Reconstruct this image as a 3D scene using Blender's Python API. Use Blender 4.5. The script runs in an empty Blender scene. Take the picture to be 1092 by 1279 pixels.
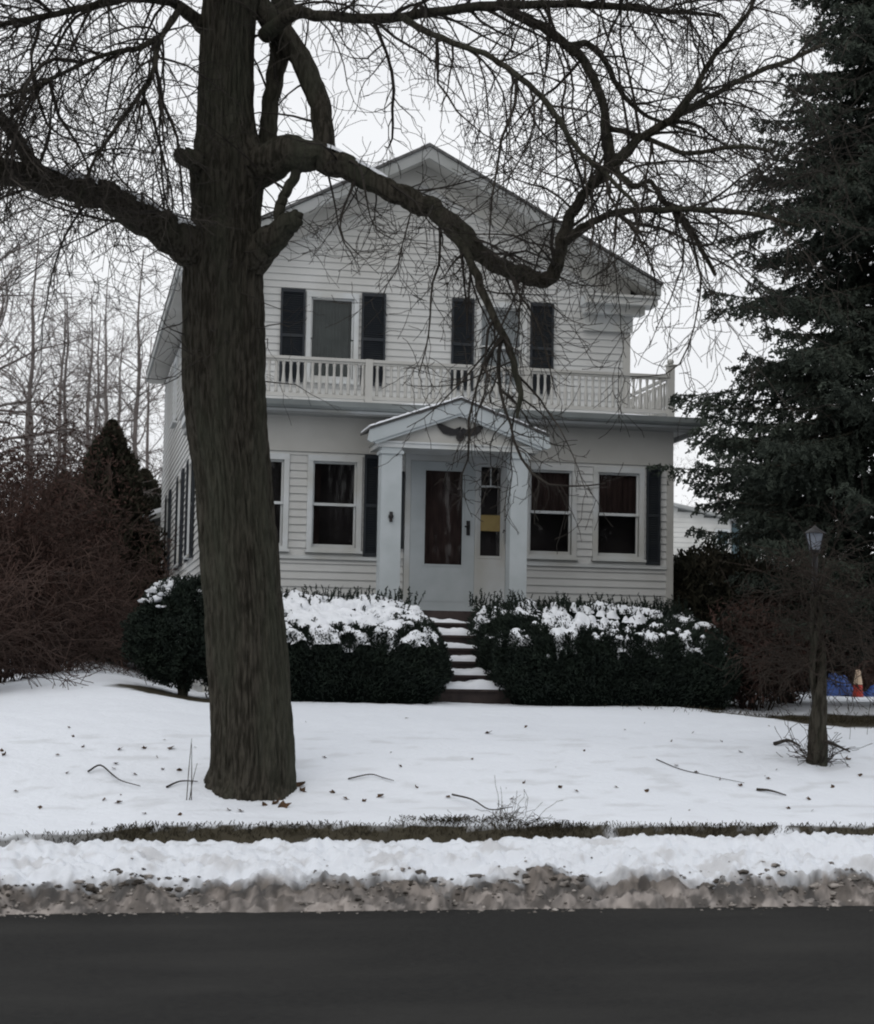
import bpy, math, random
import numpy as np
from mathutils import Vector, Matrix, noise

# ------------------------------------------------------------------ camera
scn = bpy.context.scene
F = 2300.0; CAMH = 1.65
yaw = math.radians(11.3); pitch = math.atan(195/2300.); roll = 0.018
fw = np.array([math.sin(yaw)*math.cos(pitch), math.cos(yaw)*math.cos(pitch), math.sin(pitch)])
r0 = np.array([math.cos(yaw), -math.sin(yaw), 0]); u0 = np.cross(r0, fw)
rt = r0*math.cos(roll)+u0*math.sin(roll); up = -r0*math.sin(roll)+u0*math.cos(roll)
cam_d = bpy.data.cameras.new('camera'); cam = bpy.data.objects.new('camera', cam_d)
scn.collection.objects.link(cam); scn.camera = cam
cam_d.sensor_fit = 'HORIZONTAL'; cam_d.sensor_width = 36; cam_d.lens = 36*F/1092
cam_d.clip_start = 0.1; cam_d.clip_end = 2000
M = Matrix(((rt[0], up[0], -fw[0], 0), (rt[1], up[1], -fw[1], 0), (rt[2], up[2], -fw[2], CAMH), (0, 0, 0, 1)))
cam.matrix_world = M
cam_d.dof.use_dof = True; cam_d.dof.focus_distance = 19.5; cam_d.dof.aperture_fstop = 4.0

# ------------------------------------------------------------------ world
w = bpy.data.worlds.new('World'); scn.world = w; w.use_nodes = True
nt = w.node_tree; nt.nodes.clear()
N = nt.nodes.new; Lk = nt.links.new
SUN_EL, SUN_ROT = math.radians(42), math.radians(215)
sky = N('ShaderNodeTexSky'); sky.sky_type = 'NISHITA'; sky.sun_disc = False
sky.sun_elevation = SUN_EL; sky.sun_rotation = SUN_ROT; sky.dust_density = 6
tc = N('ShaderNodeTexCoord'); cl = N('ShaderNodeTexNoise'); cl.inputs['Scale'].default_value = 2.2; cl.inputs['Detail'].default_value = 5
mp = N('ShaderNodeMapping'); mp.inputs['Scale'].default_value = (1, 1, 3)
Lk(tc.outputs['Generated'], mp.inputs['Vector']); Lk(mp.outputs[0], cl.inputs['Vector'])
rp = N('ShaderNodeValToRGB'); rp.color_ramp.elements[0].position = .3; rp.color_ramp.elements[1].position = .7
rp.color_ramp.elements[0].color = (.80, .815, .845, 1); rp.color_ramp.elements[1].color = (.96, .97, .985, 1)
Lk(cl.outputs['Fac'], rp.inputs[0])
sc = N('ShaderNodeVectorMath'); sc.operation = 'SCALE'; sc.inputs['Scale'].default_value = 10.8
Lk(rp.outputs[0], sc.inputs[0])
mx = N('ShaderNodeMixRGB'); mx.inputs[0].default_value = .93
Lk(sky.outputs[0], mx.inputs[1]); Lk(sc.outputs[0], mx.inputs[2])
bg = N('ShaderNodeBackground'); bg.inputs['Strength'].default_value = .1
out = N('ShaderNodeOutputWorld'); Lk(mx.outputs[0], bg.inputs[0]); Lk(bg.outputs[0], out.inputs[0])

# ------------------------------------------------------------------ sun (overcast: very soft)
sd = bpy.data.lights.new('sun', 'SUN'); sd.energy = .5; sd.angle = math.radians(40); sd.color = (1, .97, .93)
so = bpy.data.objects.new('sun', sd); scn.collection.objects.link(so)
sdir = Vector((math.sin(SUN_ROT)*math.cos(SUN_EL), math.cos(SUN_ROT)*math.cos(SUN_EL), math.sin(SUN_EL)))
so.rotation_euler = sdir.to_track_quat('Z', 'Y').to_euler()
vs = scn.view_settings; vs.view_transform = 'Standard'; vs.look = 'None'; vs.exposure = 0.0; vs.gamma = 1
scn.cycles.filter_width = 2.0

# ------------------------------------------------------------------ helpers
R = random.Random(11); RN = np.random.default_rng(5)
col = scn.collection
C = np.array([0, 0, CAMH])
def ray(x, y): return fw+rt*(x-546)/F-up*(y-639.5)/F
def atY(x, y, Y): d = ray(x, y); return C+d*(Y/d[1])
def PD(x, y, D): return C+ray(x, y)*D      # D = distance in front of the lens plane
def sm(a, b, x): t = np.clip((x-a)/(b-a), 0, 1); return t*t*(3-2*t)
def nz(x, y, z=0.): return noise.noise(Vector((x, y, z)))
def fbm(x, y, z=0., o=4): return noise.fractal(Vector((x, y, z)), 1.0, 2.0, o)

def tag(o, label=None, cat=None, group=None, kind=None):
    if label: o['label'] = label
    if cat: o['category'] = cat
    if group: o['group'] = group
    if kind: o['kind'] = kind
    return o
def thing(name, loc, label, cat, group=None):
    o = bpy.data.objects.new(name, None); o.location = loc; o.empty_display_size = .2
    col.objects.link(o); return tag(o, label, cat, group)

class MB:
    """mesh collector"""
    def __init__(s): s.v = []; s.f = []; s.n = 0; s.c = []
    def add(s, v, f):
        v = np.asarray(v, float); s.v.append(v); s.f.append(np.asarray(f, int)+s.n); s.n += len(v)
    def box(s, a, b, tf=None):
        x0, y0, z0 = a; x1, y1, z1 = b
        v = np.array([(x0,y0,z0),(x1,y0,z0),(x1,y1,z0),(x0,y1,z0),(x0,y0,z1),(x1,y0,z1),(x1,y1,z1),(x0,y1,z1)], float)
        if tf is not None: v = np.array([tf(*p) for p in v])
        s.add(v, [(0,3,2,1),(4,5,6,7),(0,1,5,4),(1,2,6,5),(2,3,7,6),(3,0,4,7)])
    def prism(s, poly, y0, y1, tf=None):
        """poly of (x,z) extruded in y"""
        n = len(poly); v = [(x, y0, z) for x, z in poly]+[(x, y1, z) for x, z in poly]
        if tf: v = [tf(*p) for p in v]
        base = s.n; s.v.append(np.array(v, float)); s.n += 2*n
        for i in range(n):
            j = (i+1) % n; s.f.append(np.array([(base+i, base+j, base+n+j, base+n+i)]))
        s.poly = getattr(s, 'poly', []); s.poly.append([base+i for i in range(n)]); s.poly.append([base+n+i for i in reversed(range(n))])
    def tube(s, P, rad, k=6, cap=True):
        P = np.asarray(P, float); n = len(P); rad = np.broadcast_to(np.asarray(rad, float), (n,))
        T = np.gradient(P, axis=0); T /= np.linalg.norm(T, axis=1)[:, None]+1e-9
        ref = np.array([0, 0, 1.]) if abs(T[:, 2]).mean() < .8 else np.array([1., 0, 0])
        A = np.cross(T, ref); A /= np.linalg.norm(A, axis=1)[:, None]+1e-9; B = np.cross(T, A)
        a = np.arange(k)*2*math.pi/k
        v = P[:, None]+rad[:, None, None]*(A[:, None]*np.cos(a)[None, :, None]+B[:, None]*np.sin(a)[None, :, None])
        i = np.arange(n-1)[:, None]*k; j = np.arange(k)[None]; j2 = (j+1) % k
        f = np.stack([i+j, i+j2, i+k+j2, i+k+j], -1).reshape(-1, 4)
        b0 = s.n; s.add(v.reshape(-1, 3), f)
        if cap and k > 3:
            s.poly = getattr(s, 'poly', []); s.poly.append([b0+q for q in range(k)][::-1]); s.poly.append([b0+(n-1)*k+q for q in range(k)])
    def cards(s, P, D, L, W, curl=None):
        """thin quads centred on P lying along D"""
        n = len(P); D = D/(np.linalg.norm(D, axis=1)[:, None]+1e-9)
        S = np.cross(D, RN.normal(size=(n, 3))); S /= np.linalg.norm(S, axis=1)[:, None]+1e-9
        L = np.broadcast_to(L, (n,))[:, None]*.5; W = np.broadcast_to(W, (n,))[:, None]*.5
        v = np.stack([P-D*L-S*W*.6, P-D*L+S*W*.6, P+D*L+S*W, P+D*L-S*W], 1).reshape(-1, 3)
        s.add(v, np.arange(4*n).reshape(-1, 4))
    def blob(s, c, r, sub=1, flat=1., rough=.25, seed=0):
        v, f = ICO[sub]; v = v.copy()
        d = np.array([1+rough*nz(*(p*1.7+seed*3.1)) for p in v])
        v = v*d[:, None]*np.asarray(r)*np.array([1, 1, flat])+np.asarray(c)
        s.add(v, f)
    def build(s, name, mat, parent=None, smooth=False, colors=None):
        me = bpy.data.meshes.new(name)
        V = np.concatenate(s.v) if s.v else np.zeros((0, 3))
        if parent is not None: V = V-np.array(WORLD[parent.name])
        loops = []; starts = []; tot = []; p = 0
        for f in s.f:
            if len(f) == 0: continue
            m, k = f.shape; loops.append(f.ravel()); starts.append(p+np.arange(m)*k); tot.append(np.full(m, k)); p += m*k
        for q in getattr(s, 'poly', []):
            loops.append(np.array(q)); starts.append(np.array([p])); tot.append(np.array([len(q)])); p += len(q)
        loops = np.concatenate(loops); starts = np.concatenate(starts); tot = np.concatenate(tot)
        me.vertices.add(len(V)); me.vertices.foreach_set('co', V.astype(np.float32).ravel())
        me.loops.add(len(loops)); me.loops.foreach_set('vertex_index', loops.astype(np.int32))
        me.polygons.add(len(starts)); me.polygons.foreach_set('loop_start', starts.astype(np.int32))
        me.update(calc_edges=True); me.validate()
        me.polygons.foreach_set('use_smooth', np.full(len(me.polygons), bool(smooth)))
        if colors is not None:
            at = me.color_attributes.new('Col', 'FLOAT_COLOR', 'POINT')
            at.data.foreach_set('color', np.concatenate([colors, np.ones((len(colors), 1))], 1).astype(np.float32).ravel())
        me.materials.append(mat)
        o = bpy.data.objects.new(name, me); col.objects.link(o)
        if parent is not None: o.parent = parent; WORLD[o.name] = WORLD[parent.name]
        else: WORLD[o.name] = (0, 0, 0)
        return o
WORLD = {}
_th = thing
def thing(name, loc, label, cat, group=None):
    o = _th(name, loc, label, cat, group); WORLD[o.name] = tuple(loc); return o

import bmesh
ICO = {}
for sub in (1, 2, 3):
    bm = bmesh.new(); bmesh.ops.create_icosphere(bm, subdivisions=sub, radius=1)
    ICO[sub] = (np.array([v.co[:] for v in bm.verts]), np.array([[v.index for v in f.verts] for f in bm.faces])); bm.free()

def copy_tree(o, parent=None):
    c = o.copy(); col.objects.link(c)
    if parent: c.parent = parent
    for ch in list(o.children): copy_tree(ch, c)
    return c

def mat(name, c, rough=.7, c2=None, scale=3., detail=6, bump=0., bscale=30., stretch=(1, 1, 1), spec=.3, contrast=(.35, .65), c3=None, s3=.7, attr=False, distort=0.):
    m = bpy.data.materials.new(name); m.use_nodes = True; t = m.node_tree; b = t.nodes['Principled BSDF']
    b.inputs['Roughness'].default_value = rough; b.inputs['Specular IOR Level'].default_value = spec
    b.inputs['Base Color'].default_value = (*c, 1)
    tcn = t.nodes.new('ShaderNodeTexCoord'); mpn = t.nodes.new('ShaderNodeMapping'); mpn.inputs['Scale'].default_value = stretch
    t.links.new(tcn.outputs['Object'], mpn.inputs[0])
    last = None
    if attr:
        a = t.nodes.new('ShaderNodeAttribute'); a.attribute_name = 'Col'; last = a.outputs['Color']
    def mixn(prev, prevc, colr, scl, lo, hi):
        n = t.nodes.new('ShaderNodeTexNoise'); n.inputs['Scale'].default_value = scl; n.inputs['Detail'].default_value = detail
        n.inputs['Distortion'].default_value = distort
        t.links.new(mpn.outputs[0], n.inputs['Vector'])
        r = t.nodes.new('ShaderNodeMapRange'); r.inputs[1].default_value = lo; r.inputs[2].default_value = hi
        t.links.new(n.outputs['Fac'], r.inputs[0])
        x = t.nodes.new('ShaderNodeMixRGB'); t.links.new(r.outputs[0], x.inputs[0])
        if prev is not None: t.links.new(prev, x.inputs[1])
        else: x.inputs[1].default_value = (*prevc, 1)
        x.inputs[2].default_value = (*colr, 1); return x.outputs[0]
    if c2 is not None: last = mixn(last, c, c2, scale, *contrast)
    if c3 is not None: last = mixn(last, c, c3, s3, .45, .75)
    if last is not None: t.links.new(last, b.inputs['Base Color'])
    if bump:
        n = t.nodes.new('ShaderNodeTexNoise'); n.inputs['Scale'].default_value = bscale; n.inputs['Detail'].default_value = 5
        t.links.new(mpn.outputs[0], n.inputs['Vector'])
        bn = t.nodes.new('ShaderNodeBump'); bn.inputs['Strength'].default_value = 1; bn.inputs['Distance'].default_value = bump
        t.links.new(n.outputs['Fac'], bn.inputs['Height']); t.links.new(bn.outputs[0], b.inputs['Normal'])
    return m

MT = dict(
 siding=mat('siding', (.545, .555, .55), .6, (.48, .485, .475), 1.6, c3=(.42, .42, .40), s3=.5, bump=.0006, bscale=60),
 cream=mat('cream_board', (.475, .472, .45), .65, (.40, .395, .37), 1.2, bump=.0005),
 trim=mat('white_trim', (.56, .585, .60), .5, (.48, .50, .50), 2.5, c3=(.42, .41, .37), s3=1.3),
 grey_trim=mat('grey_trim', (.33, .34, .34), .6, (.26, .27, .26), 2.),
 bluewhite=mat('bluewhite_paint', (.47, .51, .53), .5, (.41, .45, .465), 3.),
 gutter=mat('gutter', (.20, .22, .22), .45, (.14, .155, .155), 2.),
 shingle=mat('shingle', (.13, .13, .13), .9, (.08, .08, .08), 14, bump=.004, bscale=30),
 shutter=mat('shutter', (.014, .018, .024), .55, (.022, .026, .03), 5),
 black=mat('black_iron', (.012, .012, .014), .5, (.02, .018, .018), 6),
 interior=mat('interior', (.09, .075, .075), .9, (.05, .04, .042), 2),
 shade_brown=mat('shade_brown', (.10, .062, .055), .9, (.06, .038, .035), 3, stretch=(6, 1, 1)),
 blind_green=mat('blind_green', (.13, .155, .145), .8, (.09, .11, .10), 4),
 sheer=mat('sheer', (.80, .83, .84), .9, (.5, .53, .54), 4, stretch=(8, 8, 1)),
 yellow=mat('yellow_sign', (.33, .25, .10), .7, (.25, .185, .075), 6),
 brick=mat('brick_step', (.050, .038, .035), .9, (.030, .024, .023), 9, bump=.004, bscale=25),
 snow=mat('snow', (.80, .825, .87), .65, (.74, .765, .80), 6, bump=.008, bscale=9, spec=.2),
 groundm=mat('snow_ground', (.8, .8, .8), .7, None, attr=True, bump=.012, bscale=14, spec=.2),
 bark=mat('bark', (.058, .053, .043), .95, (.026, .024, .019), 8, stretch=(4.5, 4.5, .8), bump=.03, bscale=9, c3=(.050, .053, .040), s3=.8, spec=.05, contrast=(.42, .58)),
 twig=mat('twig', (.050, .044, .038), .9, (.028, .025, .022), 3, spec=.1),
 twig_far_glare=mat('twig_far_glare', (.15, .132, .125), .9, (.10, .088, .083), 1.5, spec=.1),  # grey brown, lightened: backlit glare on distant branches is put into the colour
 twig_dark=mat('twig_dark', (.046, .037, .031), .95, (.026, .022, .019), 1.5, spec=.1),
 twig_red=mat('twig_red', (.076, .050, .042), .95, (.040, .029, .025), 1.2, spec=.1),
 yew=mat('yew', (.020, .029, .021), .8, (.011, .016, .013), 6, spec=.15),
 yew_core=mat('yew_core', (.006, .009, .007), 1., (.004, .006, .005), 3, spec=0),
 spruce=mat('spruce', (.052, .064, .050), .8, (.028, .035, .029), 1.6, spec=.15),
 arbor=mat('arborvitae', (.045, .040, .029), .85, (.02, .022, .015), 1.5, spec=.1),
 brownleaf=mat('brown_leaf', (.062, .036, .030), .9, (.030, .021, .018), 2., spec=.1),
 leaf=mat('dead_leaf', (.10, .06, .035), .9, (.05, .032, .02), 20, spec=.1),
 grass=mat('dead_grass', (.055, .047, .030), .95, (.024, .021, .015), 8, spec=.1),
 asphalt=mat('asphalt', (.021, .021, .0200), .9, (.012, .012, .0118), 34, stretch=(.5, 1.2, 1), bump=.006, bscale=90, c3=(.029, .0285, .0268), s3=1.1, spec=.15, contrast=(.40, .60)),
 farwall=mat('white_siding', (.60, .60, .58), .7, (.52, .52, .50), 2),
 greywall=mat('grey_wall', (.16, .155, .14), .8, (.12, .115, .105), 2),
 teal=mat('teal', (.06, .095, .11), .6, (.045, .07, .08), 3),
 wood=mat('fence_wood', (.13, .065, .035), .85, (.08, .04, .025), 5, stretch=(6, 6, .6)),
 blue=mat('blue_plastic', (.03, .085, .30), .45, (.025, .06, .2), 3),
 red=mat('red_plastic', (.42, .045, .03), .5, (.30, .03, .02), 5),
 creamp=mat('cream_plastic', (.55, .42, .30), .6, (.45, .33, .24), 5),
 brass=mat('brass', (.25, .18, .08), .35, (.15, .1, .05), 8),
)
# glass: clear, with a real reflection
g = bpy.data.materials.new('glass'); g.use_nodes = True; t = g.node_tree; t.nodes.clear()
tr = t.nodes.new('ShaderNodeBsdfTransparent'); tr.inputs[0].default_value = (.72, .74, .75, 1)
gl = t.nodes.new('ShaderNodeBsdfGlossy'); gl.inputs['Roughness'].default_value = .04
fr = t.nodes.new('ShaderNodeFresnel'); fr.inputs['IOR'].default_value = 1.45
no = t.nodes.new('ShaderNodeTexNoise'); no.inputs['Scale'].default_value = 2.; bu = t.nodes.new('ShaderNodeBump'); bu.inputs['Distance'].default_value = .004
t.links.new(no.outputs['Fac'], bu.inputs['Height']); t.links.new(bu.outputs[0], gl.inputs['Normal'])
ms = t.nodes.new('ShaderNodeMixShader'); oo = t.nodes.new('ShaderNodeOutputMaterial')
t.links.new(fr.outputs[0], ms.inputs[0]); t.links.new(tr.outputs[0], ms.inputs[1]); t.links.new(gl.outputs[0], ms.inputs[2]); t.links.new(ms.outputs[0], oo.inputs[0])
MT['glass'] = g
MT['frost'] = mat('frosted_glass', (.26, .29, .34), .35, (.19, .21, .25), 6)

# ------------------------------------------------------------------ ground
YP = [-60, 12.2, 12.9, 13.6, 14.14, 14.30, 15.2, 16.0, 17.0, 18.2, 19.4, 20.6, 22.5, 24, 30, 45, 80, 200, 900]
ZP = [-.06, -.06, -.04,   .20, .25, .415, .535, .74, .95, 1.12, 1.22, 1.245, 1.27, 1.28, 1.30, 1.9, 3.0, 5, 8]
def eo(x): return .07*nz(x*1.3, 2.)+.035*nz(x*6, 7.)
def gz(x, y):
    z = float(np.interp(y+(eo(x) if 13.9 < y < 14.7 else 0), YP, ZP))
    if y > 13.9:
        z -= .07*(1-float(sm(.1, .7, x)))*(1-float(sm(14.3, 16, y)))
        z += .23*float(sm(16.5, 22.4, y))*(1-float(sm(.45, 1.7, x)))*float(sm(-1.5, .2, x))
        z -= .13*float(sm(6.8, 8.5, x))*float(sm(17.0, 18.6, y))*(1-float(sm(20.2, 21.6, y)))
        z += .02*fbm(x*.8, y*.8, 3.)*float(sm(14.3, 14.8, y)) + .008*fbm(x*5, y*5, 1.)+.006*nz(x*8.5, y*8.5, 6.)
    else: z += .012*fbm(x*3, y*3, 2.)*float(sm(13.0, 13.4, y))
    return z
def axis(lo, a, b, hi, fine, coarse=1.35):
    m = list(np.arange(a, b, fine)); q = []; s_ = fine; p = b
    while p < hi: q.append(p); s_ *= coarse; p += s_
    q.append(hi); l = []; s_ = fine*coarse; p = a-s_
    while p > lo: l.append(p); s_ *= coarse; p -= s_
    l.append(lo); return np.array(l[::-1]+m+q)
def grid(xs, ys, zf, colf=None):
    X, Y = np.meshgrid(xs, ys); V = np.array([(x, y, zf(x, y)) for x, y in zip(X.ravel(), Y.ravel())])
    nx, ny = len(xs), len(ys); i = np.arange(ny-1)[:, None]*nx; j = np.arange(nx-1)[None]
    f = np.stack([i+j, i+j+1, i+nx+j+1, i+nx+j], -1).reshape(-1, 4)
    c = np.array([colf(*v) for v in V]) if colf else None
    return V, f, c
SNOW = np.array((.765, .80, .855)); EARTH = np.array((.030, .026, .017)); GR2 = np.array((.060, .052, .034))
def lerp(a, b, t): return a+(b-a)*t
def gcol(x, y, z):
    c = SNOW*(1+.02*nz(x*.6, y*.6))
    # shallow dead-grass tips through the thin snow
    k = sm(.18, .55, fbm(x*2.2, y*6, 7.)) * .16 * sm(14.3, 15, y)*(1-sm(17, 18, y)); c = lerp(c, GR2*2.2, k)
    # cut turf edge behind the sidewalk
    wv = .05*nz(x*2, 0)+.03*nz(x*7, 5)+.03*nz(x*23, 5)
    y_ = y+eo(x); k = sm(14.08, 14.14, y_)*(1-sm(14.31+wv*.6, 14.335+wv*.6, y_))*float(sm(-.62, -.5, nz(x*1.3, 6, 3)+.5*nz(x*7, y*7, 2)))*(1-.2*float(1-sm(.0, .5, x))); c = lerp(c, lerp(EARTH, GR2, .5+.5*nz(x*9, y*9)), k)
    # bare ground under the evergreens
    def ell(cx, cy, rx, ry): 
        d = math.hypot((x-cx)/rx, (y-cy)/ry)+.22*fbm(x*2.5, y*2.5, 4.); return 1-sm(.85, 1.05, d)
    k = max(ell(9.7, 20.0, 2.6, .95), ell(1.3, 20.35, .85, .6), ell(3.3, 21.8, 1.45, 1.35), ell(6.4, 21.8, 1.9, 1.35))
    c = lerp(c, lerp(EARTH, GR2, .5+.5*nz(x*5, y*9)), k)
    if y > 45: c = lerp(c, EARTH*2, .3)
    return np.clip(c, 0, 1)
V, f, c = grid(axis(-300, -1.5, 11.5, 400, .07), axis(-60, 12.0, 24, 900, .05, 1.3), gz, gcol)
mb = MB(); mb.add(V, f); o = mb.build('snowy_ground', MT['groundm'], smooth=True, colors=c); o['kind'] = 'structure'
# road, sheet just above the ground
def ry(x): return 12.47+.02*x*.6+.03*nz(x*1.1, 0)
xs = axis(-300, -1.5, 9, 400, .1); ys = np.linspace(0, 1, 12)
V = np.array([(x, -5+(ry(x)+.35+5)*t_, 0.02*math.sin(math.pi*t_)*.0+0.0) for t_ in ys for x in xs])
nx = len(xs); i = np.arange(11)[:, None]*nx; j = np.arange(nx-1)[None]
mb = MB(); mb.add(V, np.stack([i+j, i+j+1, i+nx+j+1, i+nx+j], -1).reshape(-1, 4))
o = mb.build('road', MT['asphalt']); o['kind'] = 'structure'
# ploughed snowbank along the kerb
def vor(x, y):
    if not (-2 < x < 8.2): return 0
    d_, _ = noise.voronoi(Vector((x*10+.6*nz(x*9, y*9, 1), y*13, 0))); return .7-d_[0]*1.6
def bz(x, y):
    e = ry(x); t_ = y-e-.035*fbm(x*3.3, 1.)-.02*nz(x*11, 3)
    w_ = float(np.interp(t_, [0, .05, .16, .30, .55, .85, 1.1, 1.35, 1.6], [-.03, .035, .11, .20, .30, .37, .355, .26, .16]))
    amp = float(np.interp(t_, [0, .1, .4, 1.2, 1.6], [.1, 1, 1, .6, .1]))
    w_ += amp*(.035*fbm(x*1.3, y*2, 1.)+.06*nz(x*3.1, y*4, 2.)+.05*abs(nz(x*8, y*8, 3.))+vor(x, y)*.055+.018*nz(x*41, y*43, 3.))
    w_ += .04*float(sm(2.0, 6, x))*float(sm(.3, .9, t_))-.02*(1-float(sm(-.5, 1.5, x)))*float(sm(.3, .9, t_))
    return w_
def bcol(x, y, z):
    t_ = y-ry(x); e_ = .10*nz(x*1.3, 4, 9.)+.08*nz(x*4.2, y*3, 2.)+.05*fbm(x*13, y*13, 2.)
    d = float(1-sm(.20, .36, t_+e_))
    low = float(1-sm(.06, .20, t_+e_*.6))
    f1 = .5+.5*np.clip(fbm(x*16, y*18, 4., 5)*1.3, -1, 1)
    if -2 < x < 8.2:
        _, p_ = noise.voronoi(Vector((x*10+.6*nz(x*9, y*9, 1), y*13, 0))); f1 = .5*f1+.5*(.5+.5*noise.cell(p_[0]*7.3))
    f1 = float(np.clip((f1-.5)*2.3+.36, 0, 1))
    f2 = .5+.5*np.clip(fbm(x*5, y*7, 8.)*1.4, -1, 1)
    dark = lerp(np.array((.020, .016, .012)), np.array((.11, .09, .072)), f1)
    slush = lerp(np.array((.045, .037, .030)), np.array((.40, .36, .335)), np.clip(f1*.75+f2*.5-.12, 0, 1))
    dirty = lerp(lerp(dark, slush, f2**2*.6), slush, low*.85)
    c = lerp(SNOW*.95, dirty, d*(.93+.07*f2))
    k = .34*sm(.08, .5, fbm(x*2.4, y*6, 12.)+.4*fbm(x*14, y*15, 3.)); c = lerp(c, np.array((.30, .27, .24)), k*(1-d))
    return np.clip(c, 0, 1)
V, f, c = grid(axis(-60, -1.2, 7.6, 80, .016, 1.4), np.concatenate([np.arange(12.25, 13.1, .014), np.arange(13.1, 14.35, .03)]), lambda x, y: bz(x, y) if ry(x)-.1 < y else -.05, bcol)
for q in range(len(V)):
    if V[q, 1] > 12.47+.012*V[q, 0]+1.75: V[q, 2] = -.02
mb = MB(); mb.add(V, f); o = mb.build('snowbank', MT['groundm'], smooth=True, colors=c); o['kind'] = 'structure'
# ploughed chunks of dirty snow and gravel
mb = MB(); cc = []
for q in range(1500):
    big = q < 240
    x = R.uniform(-1.5, 8); t_ = R.gauss(.24, .07) if big else R.gauss(.13, .13); y = ry(x)+t_; s_ = R.uniform(.010, .030) if big else R.choice([.005, .006, .008, .010, .014])*R.uniform(.7, 1.3)
    if nz(x*1.1, 4, 5) < (-.05 if big else -.3): continue
    v, f = ICO[2 if big else 1]; sd_ = q*1.37
    dd = np.array([1+.55*nz(*(p*1.6+sd_))+.35*nz(*(p*4.+sd_)) for p in v]); rr_ = np.array((s_*R.uniform(.9, 2.1), s_*R.uniform(.8, 1.4), s_*R.uniform(.55, .9)))
    P = v*dd[:, None]*rr_+np.array((x, y, max(0, bz(x, y))-s_*(.1 if big else -.1))); mb.add(P, f)
    b = R.random()**(2.2 if big else 1.0); c0 = lerp(np.array((.028, .023, .018)), np.array((.30, .275, .255)), b)
    cc += [list(np.clip(c0*(1+1.1*nz(*(p*34)))+.25*max(0, nz(*(p*19)))*np.array((1, .95, .9)), .01, .8)) for p in P]
o = mb.build('ploughed_slush', MT['groundm'], colors=np.array(cc), smooth=True); tag(o, 'brown lumps of ploughed slush along the edge of the road', 'slush', kind='stuff')
# grass blades on the turf cut and bare places
mb = MB(); P = []; D = []
for q in range(13000):
    x = R.uniform(-1.5, 9.5); dens = .35+.65*sm(-.1, .3, nz(x*1.2, 3))
    if x < .4: dens *= .5
    if nz(x*.9, 6, 3) < -.15: dens *= .35
    if R.random() > dens: continue
    y = 14.27+R.gauss(0, .045)-eo(x); h = R.uniform(.005, .04); P.append((x, y, gz(x, y)+h*.3)); D.append((R.gauss(0, .6), R.gauss(-.3, .4), 1))
for q in range(2600):
    x = R.gauss(9.6, 1.3); y = R.gauss(20.1, .4); P.append((x, y, gz(x, y)+.02)); D.append((R.gauss(0, .8), R.gauss(0, .8), 1))
for q in range(420):
    x = R.gauss(3.05, .2); y = R.gauss(14.4, .05); P.append((x, y, gz(x, y)+.03)); D.append((R.gauss(0, 1), R.gauss(0, .5), .8))
mb.cards(np.array(P), np.array(D), RN.uniform(.02, .062, len(P)), .007)
tag(mb.build('dead_grass', MT['grass']), 'brown dead grass showing along the cut edge of the snowy lawn', 'grass', kind='stuff')

# ------------------------------------------------------------------ clapboard
def lap(mb, tf, u0, u1, z0, z1, holes=(), lim=None, step=.104):
    """courses of clapboard in the plane (u,z); holes = (u0,u1,z0,z1); lim(z)->(u0,u1) for gables"""
    z = z0
    while z < z1-.005:
        zt = min(z+step, z1); a, b = (u0, u1) if lim is None else lim(z, zt)
        if b > a+.02:
            segs = [(a, b)]
            for h in holes:
                if h[2] < zt-.01 and h[3] > z+.01:
                    ns = []
                    for s0, s1 in segs:
                        if h[1] <= s0 or h[0] >= s1: ns.append((s0, s1)); continue
                        if h[0] > s0: ns.append((s0, h[0]))
                        if h[1] < s1: ns.append((h[1], s1))
                    segs = ns
            for s0, s1 in segs:
                v = [tf(s0, -.021, z), tf(s1, -.021, z), tf(s1, -.003, zt), tf(s0, -.003, zt), tf(s0, .002, z), tf(s1, .002, z)]
                mb.add(v, [(0, 1, 2, 3), (4, 5, 1, 0)])
        z = zt
def tfF(Y): return lambda u, w_, z: (u, Y+w_, z)            # faces the street (-Y), w_ negative = outward
def tfL(X): return lambda u, w_, z: (X+w_, u, z)            # faces left (-X)
XL, XR = 1.79, 8.25; YP_, YM, YB = 24.5, 26.6, 37.0
EZ = 7.42; APX = 5.02; SL = .52
house = thing('house', (5.0, 24.5, 1.28), 'two storey white clapboard house with balcony, front gable and dark shutters', 'house')

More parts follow.
